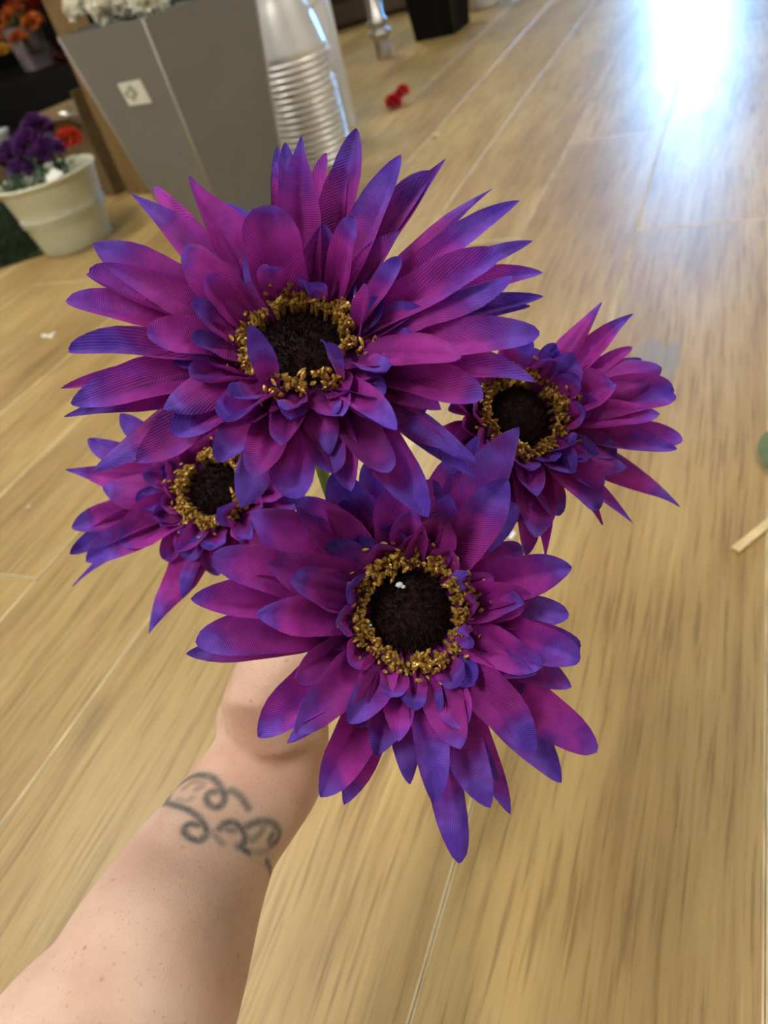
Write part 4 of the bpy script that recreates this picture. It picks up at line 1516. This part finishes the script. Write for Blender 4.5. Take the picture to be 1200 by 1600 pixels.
# pale pot and brown ball at the edge behind the carnations
p = at_height(2, 246, 0.10)
o = empty('pale_bowl', (p.x, p.y, 0.10))
tag(o, 'pale blue bowl on the dark rack beside the purple carnations', 'bowl')
vs, fs = lathe([(0.001, 0.0), (0.035, 0.0), (0.05, 0.02), (0.062, 0.06), (0.066, 0.075), (0.062, 0.076), (0.056, 0.06), (0.044, 0.022), (0.001, 0.01)], 32)
mesh_obj('bowl_body', vs, fs, simple_mat('pale_blue_glaze', (0.36, 0.43, 0.50), 0.4, var=0.1), o)
p = at_height(6, 300, 0.0)
o = empty('moss_ball', (p.x, p.y, 0.050))
tag(o, 'rough brown ball lying next to the cream bucket', 'ball')
bm = bmesh.new()
bmesh.ops.create_icosphere(bm, subdivisions=4, radius=0.05)
r = random.Random(8)
for v in bm.verts:
    v.co *= 1 + r.uniform(-.06, .06)
bm_obj('ball_body', bm, simple_mat('brown_moss', (0.13, 0.075, 0.045), 0.95, var=0.4, nscale=80), o, True)

# dark green artificial grass mat
q = [(-2.35, 1.20), (-1.60, 1.24), (-1.60, 1.62), (-2.45, 2.0)]
c0 = at_height(88, 400)
mt0 = empty('grass_mat', (-2.0, 1.4, 0))
tag(mt0, 'dark green artificial grass mat on the floor beside the cream bucket', 'mat')
edge = [at_height(-160, 470), at_height(70, 398), at_height(92, 345), at_height(20, 315), at_height(-160, 350)]
orgm = V((-2.0, 1.4, 0))
vs = [p - orgm for p in edge] + [p - orgm + V((0, 0, 0.005)) for p in edge]
n_e = len(edge)
mesh_obj('mat_backing', vs, [tuple(range(n_e, 2 * n_e))] + [(i, (i + 1) % n_e, n_e + (i + 1) % n_e, n_e + i) for i in range(n_e)], M_MAT, mt0, smooth=False)
r = random.Random(4)
vs, fs = [], []
for i in range(9000):
    a, b_ = r.random(), r.random()
    t = r.choice(((0, 1, 2), (0, 2, 3), (0, 3, 4)))
    if a + b_ > 1:
        a, b_ = 1 - a, 1 - b_
    p = edge[t[0]] * (1 - a - b_) + edge[t[1]] * a + edge[t[2]] * b_ - orgm + V((0, 0, 0.004))
    if (p + orgm - V((bc.x, bc.y, 0))).to_2d().length < RB + 0.022:
        continue
    an = r.uniform(0, 6.28)
    sd = V((math.cos(an), math.sin(an), 0)) * 0.0018
    tp = p + V((r.gauss(0, .008), r.gauss(0, .008), r.uniform(.012, .024)))
    k = len(vs)
    vs += [p - sd, p + sd, tp]
    fs.append((k, k + 1, k + 2))
gr = mesh_obj('grass_blades', vs, fs, M_MAT, mt0, smooth=False)
gr['kind'] = 'stuff'


# ------------------------------------------------------------------ scraps on the floor
def crumple(name, label, cat, px, py, size, mat, seed, n=3, group=None, tilt=0.0):
    p = at_height(px, py)
    root = empty(name, (p.x, p.y, 0))
    tag(root, label, cat, group)
    r = random.Random(seed)
    for k in range(n):
        vs, fs = leaf_mesh(size * r.uniform(.8, 1.1), size * r.uniform(.5, .75), r.uniform(-.5, .1), k)
        r2 = [V(v) + V((r.uniform(-.04, .04), r.uniform(-.04, .04), r.uniform(0, .08))) * size for v in vs]
        zmin = min(v.z for v in r2)
        pet = mesh_obj('petal', [v - V((0, 0, zmin)) for v in r2], fs, mat, root)
        pet.rotation_euler = (tilt * r.uniform(.5, 1.2), 0, k * 6.28 / n + r.uniform(-.4, .4))
        pet.location = (0, 0, 0.0004 + 0.001 * k)
    return root


p = at_height(617, 170)
rf = empty('fallen_red_flower', (p.x, p.y, 0))
tag(rf, 'small crumpled red blossom lying on the wood floor', 'flower')
for k, (dx, dy, rr) in enumerate(((0, 0, 0.025), (0.020, 0.034, 0.019))):
    vs, fs = frill_ball(rr, 60, 70 + k, 0.9, 0.9)
    h = mesh_obj('bloom', vs, fs, M_RED, rf)
    h.location = (dx, dy, rr * 0.72 + 0.02 * k)
vs, fs = tube([(0.01, 0.0, 0.004), (0.03, -0.004, 0.003), (0.042, 0.006, 0.0025)], 0.0014, 6)
mesh_obj('stalk', vs, fs, M_RED, rf)
crumple('fallen_white_petal', 'small white petal scrap on the floor beside the large top flower', 'petal', 78, 527, 0.017, M_WPET, 4, 3)
crumple('white_crumb', 'tiny white crumb on the floor beside the smaller flower', 'crumb', 44, 793, 0.0045, M_LINT, 5, 2)
crumple('pale_petal', 'faint pale petal lying flat past the red blossom', 'petal', 682, 215, 0.020, M_STICK, 6, 2)
crumple('yellow_crumb', 'tiny yellow crumb on the floor by the black planter', 'crumb', 748, 151, 0.014, M_YPET, 7, 2)
crumple('white_glint_fleck', 'bright white fleck added for a plastic glint seen between two purple flowers', 'scrap', 801, 838, 0.006, M_LINT, 8, 2)  # white fleck stands in for a specular glint on clear plastic

p0, p1 = at_height(1148, 862), at_height(1235, 792)
d = (p1 - p0)
stick = empty('wood_stick', p0, (0, 0, math.atan2(d.y, d.x)))
tag(stick, 'thin pale flat wooden stick lying on the floor', 'stick')
bm = bmesh.new()
add_box(bm, (0, -0.0042, 0), (d.length, 0.0042, 0.003), 0.0008)
bm_obj('strip', bm, M_STICK, stick)
p = at_height(1207, 712)
lf0 = empty('fallen_leaf', p)
tag(lf0, 'dull green leaf lying flat on the floor near the wooden stick', 'leaf')
vs, fs = leaf_mesh(0.075, 0.026, 0.02)
lf = mesh_obj('blade', [(v[0], v[1] - 0.037, v[2] + 0.002) for v in vs], fs, simple_mat('dull_green_leaf', (0.11, 0.15, 0.06), 0.5, var=0.25, nscale=60), lf0)
lf.rotation_euler = (0, 0, 0.12)
vs, fs = tube([(0, -0.037, 0.002), (-.003, -0.05, .0015), (-.004, -0.066, 0.0012)], 0.0011, 6)
mesh_obj('leaf_stalk', vs, fs, M_STEM, lf).location = (0, 0, 0)
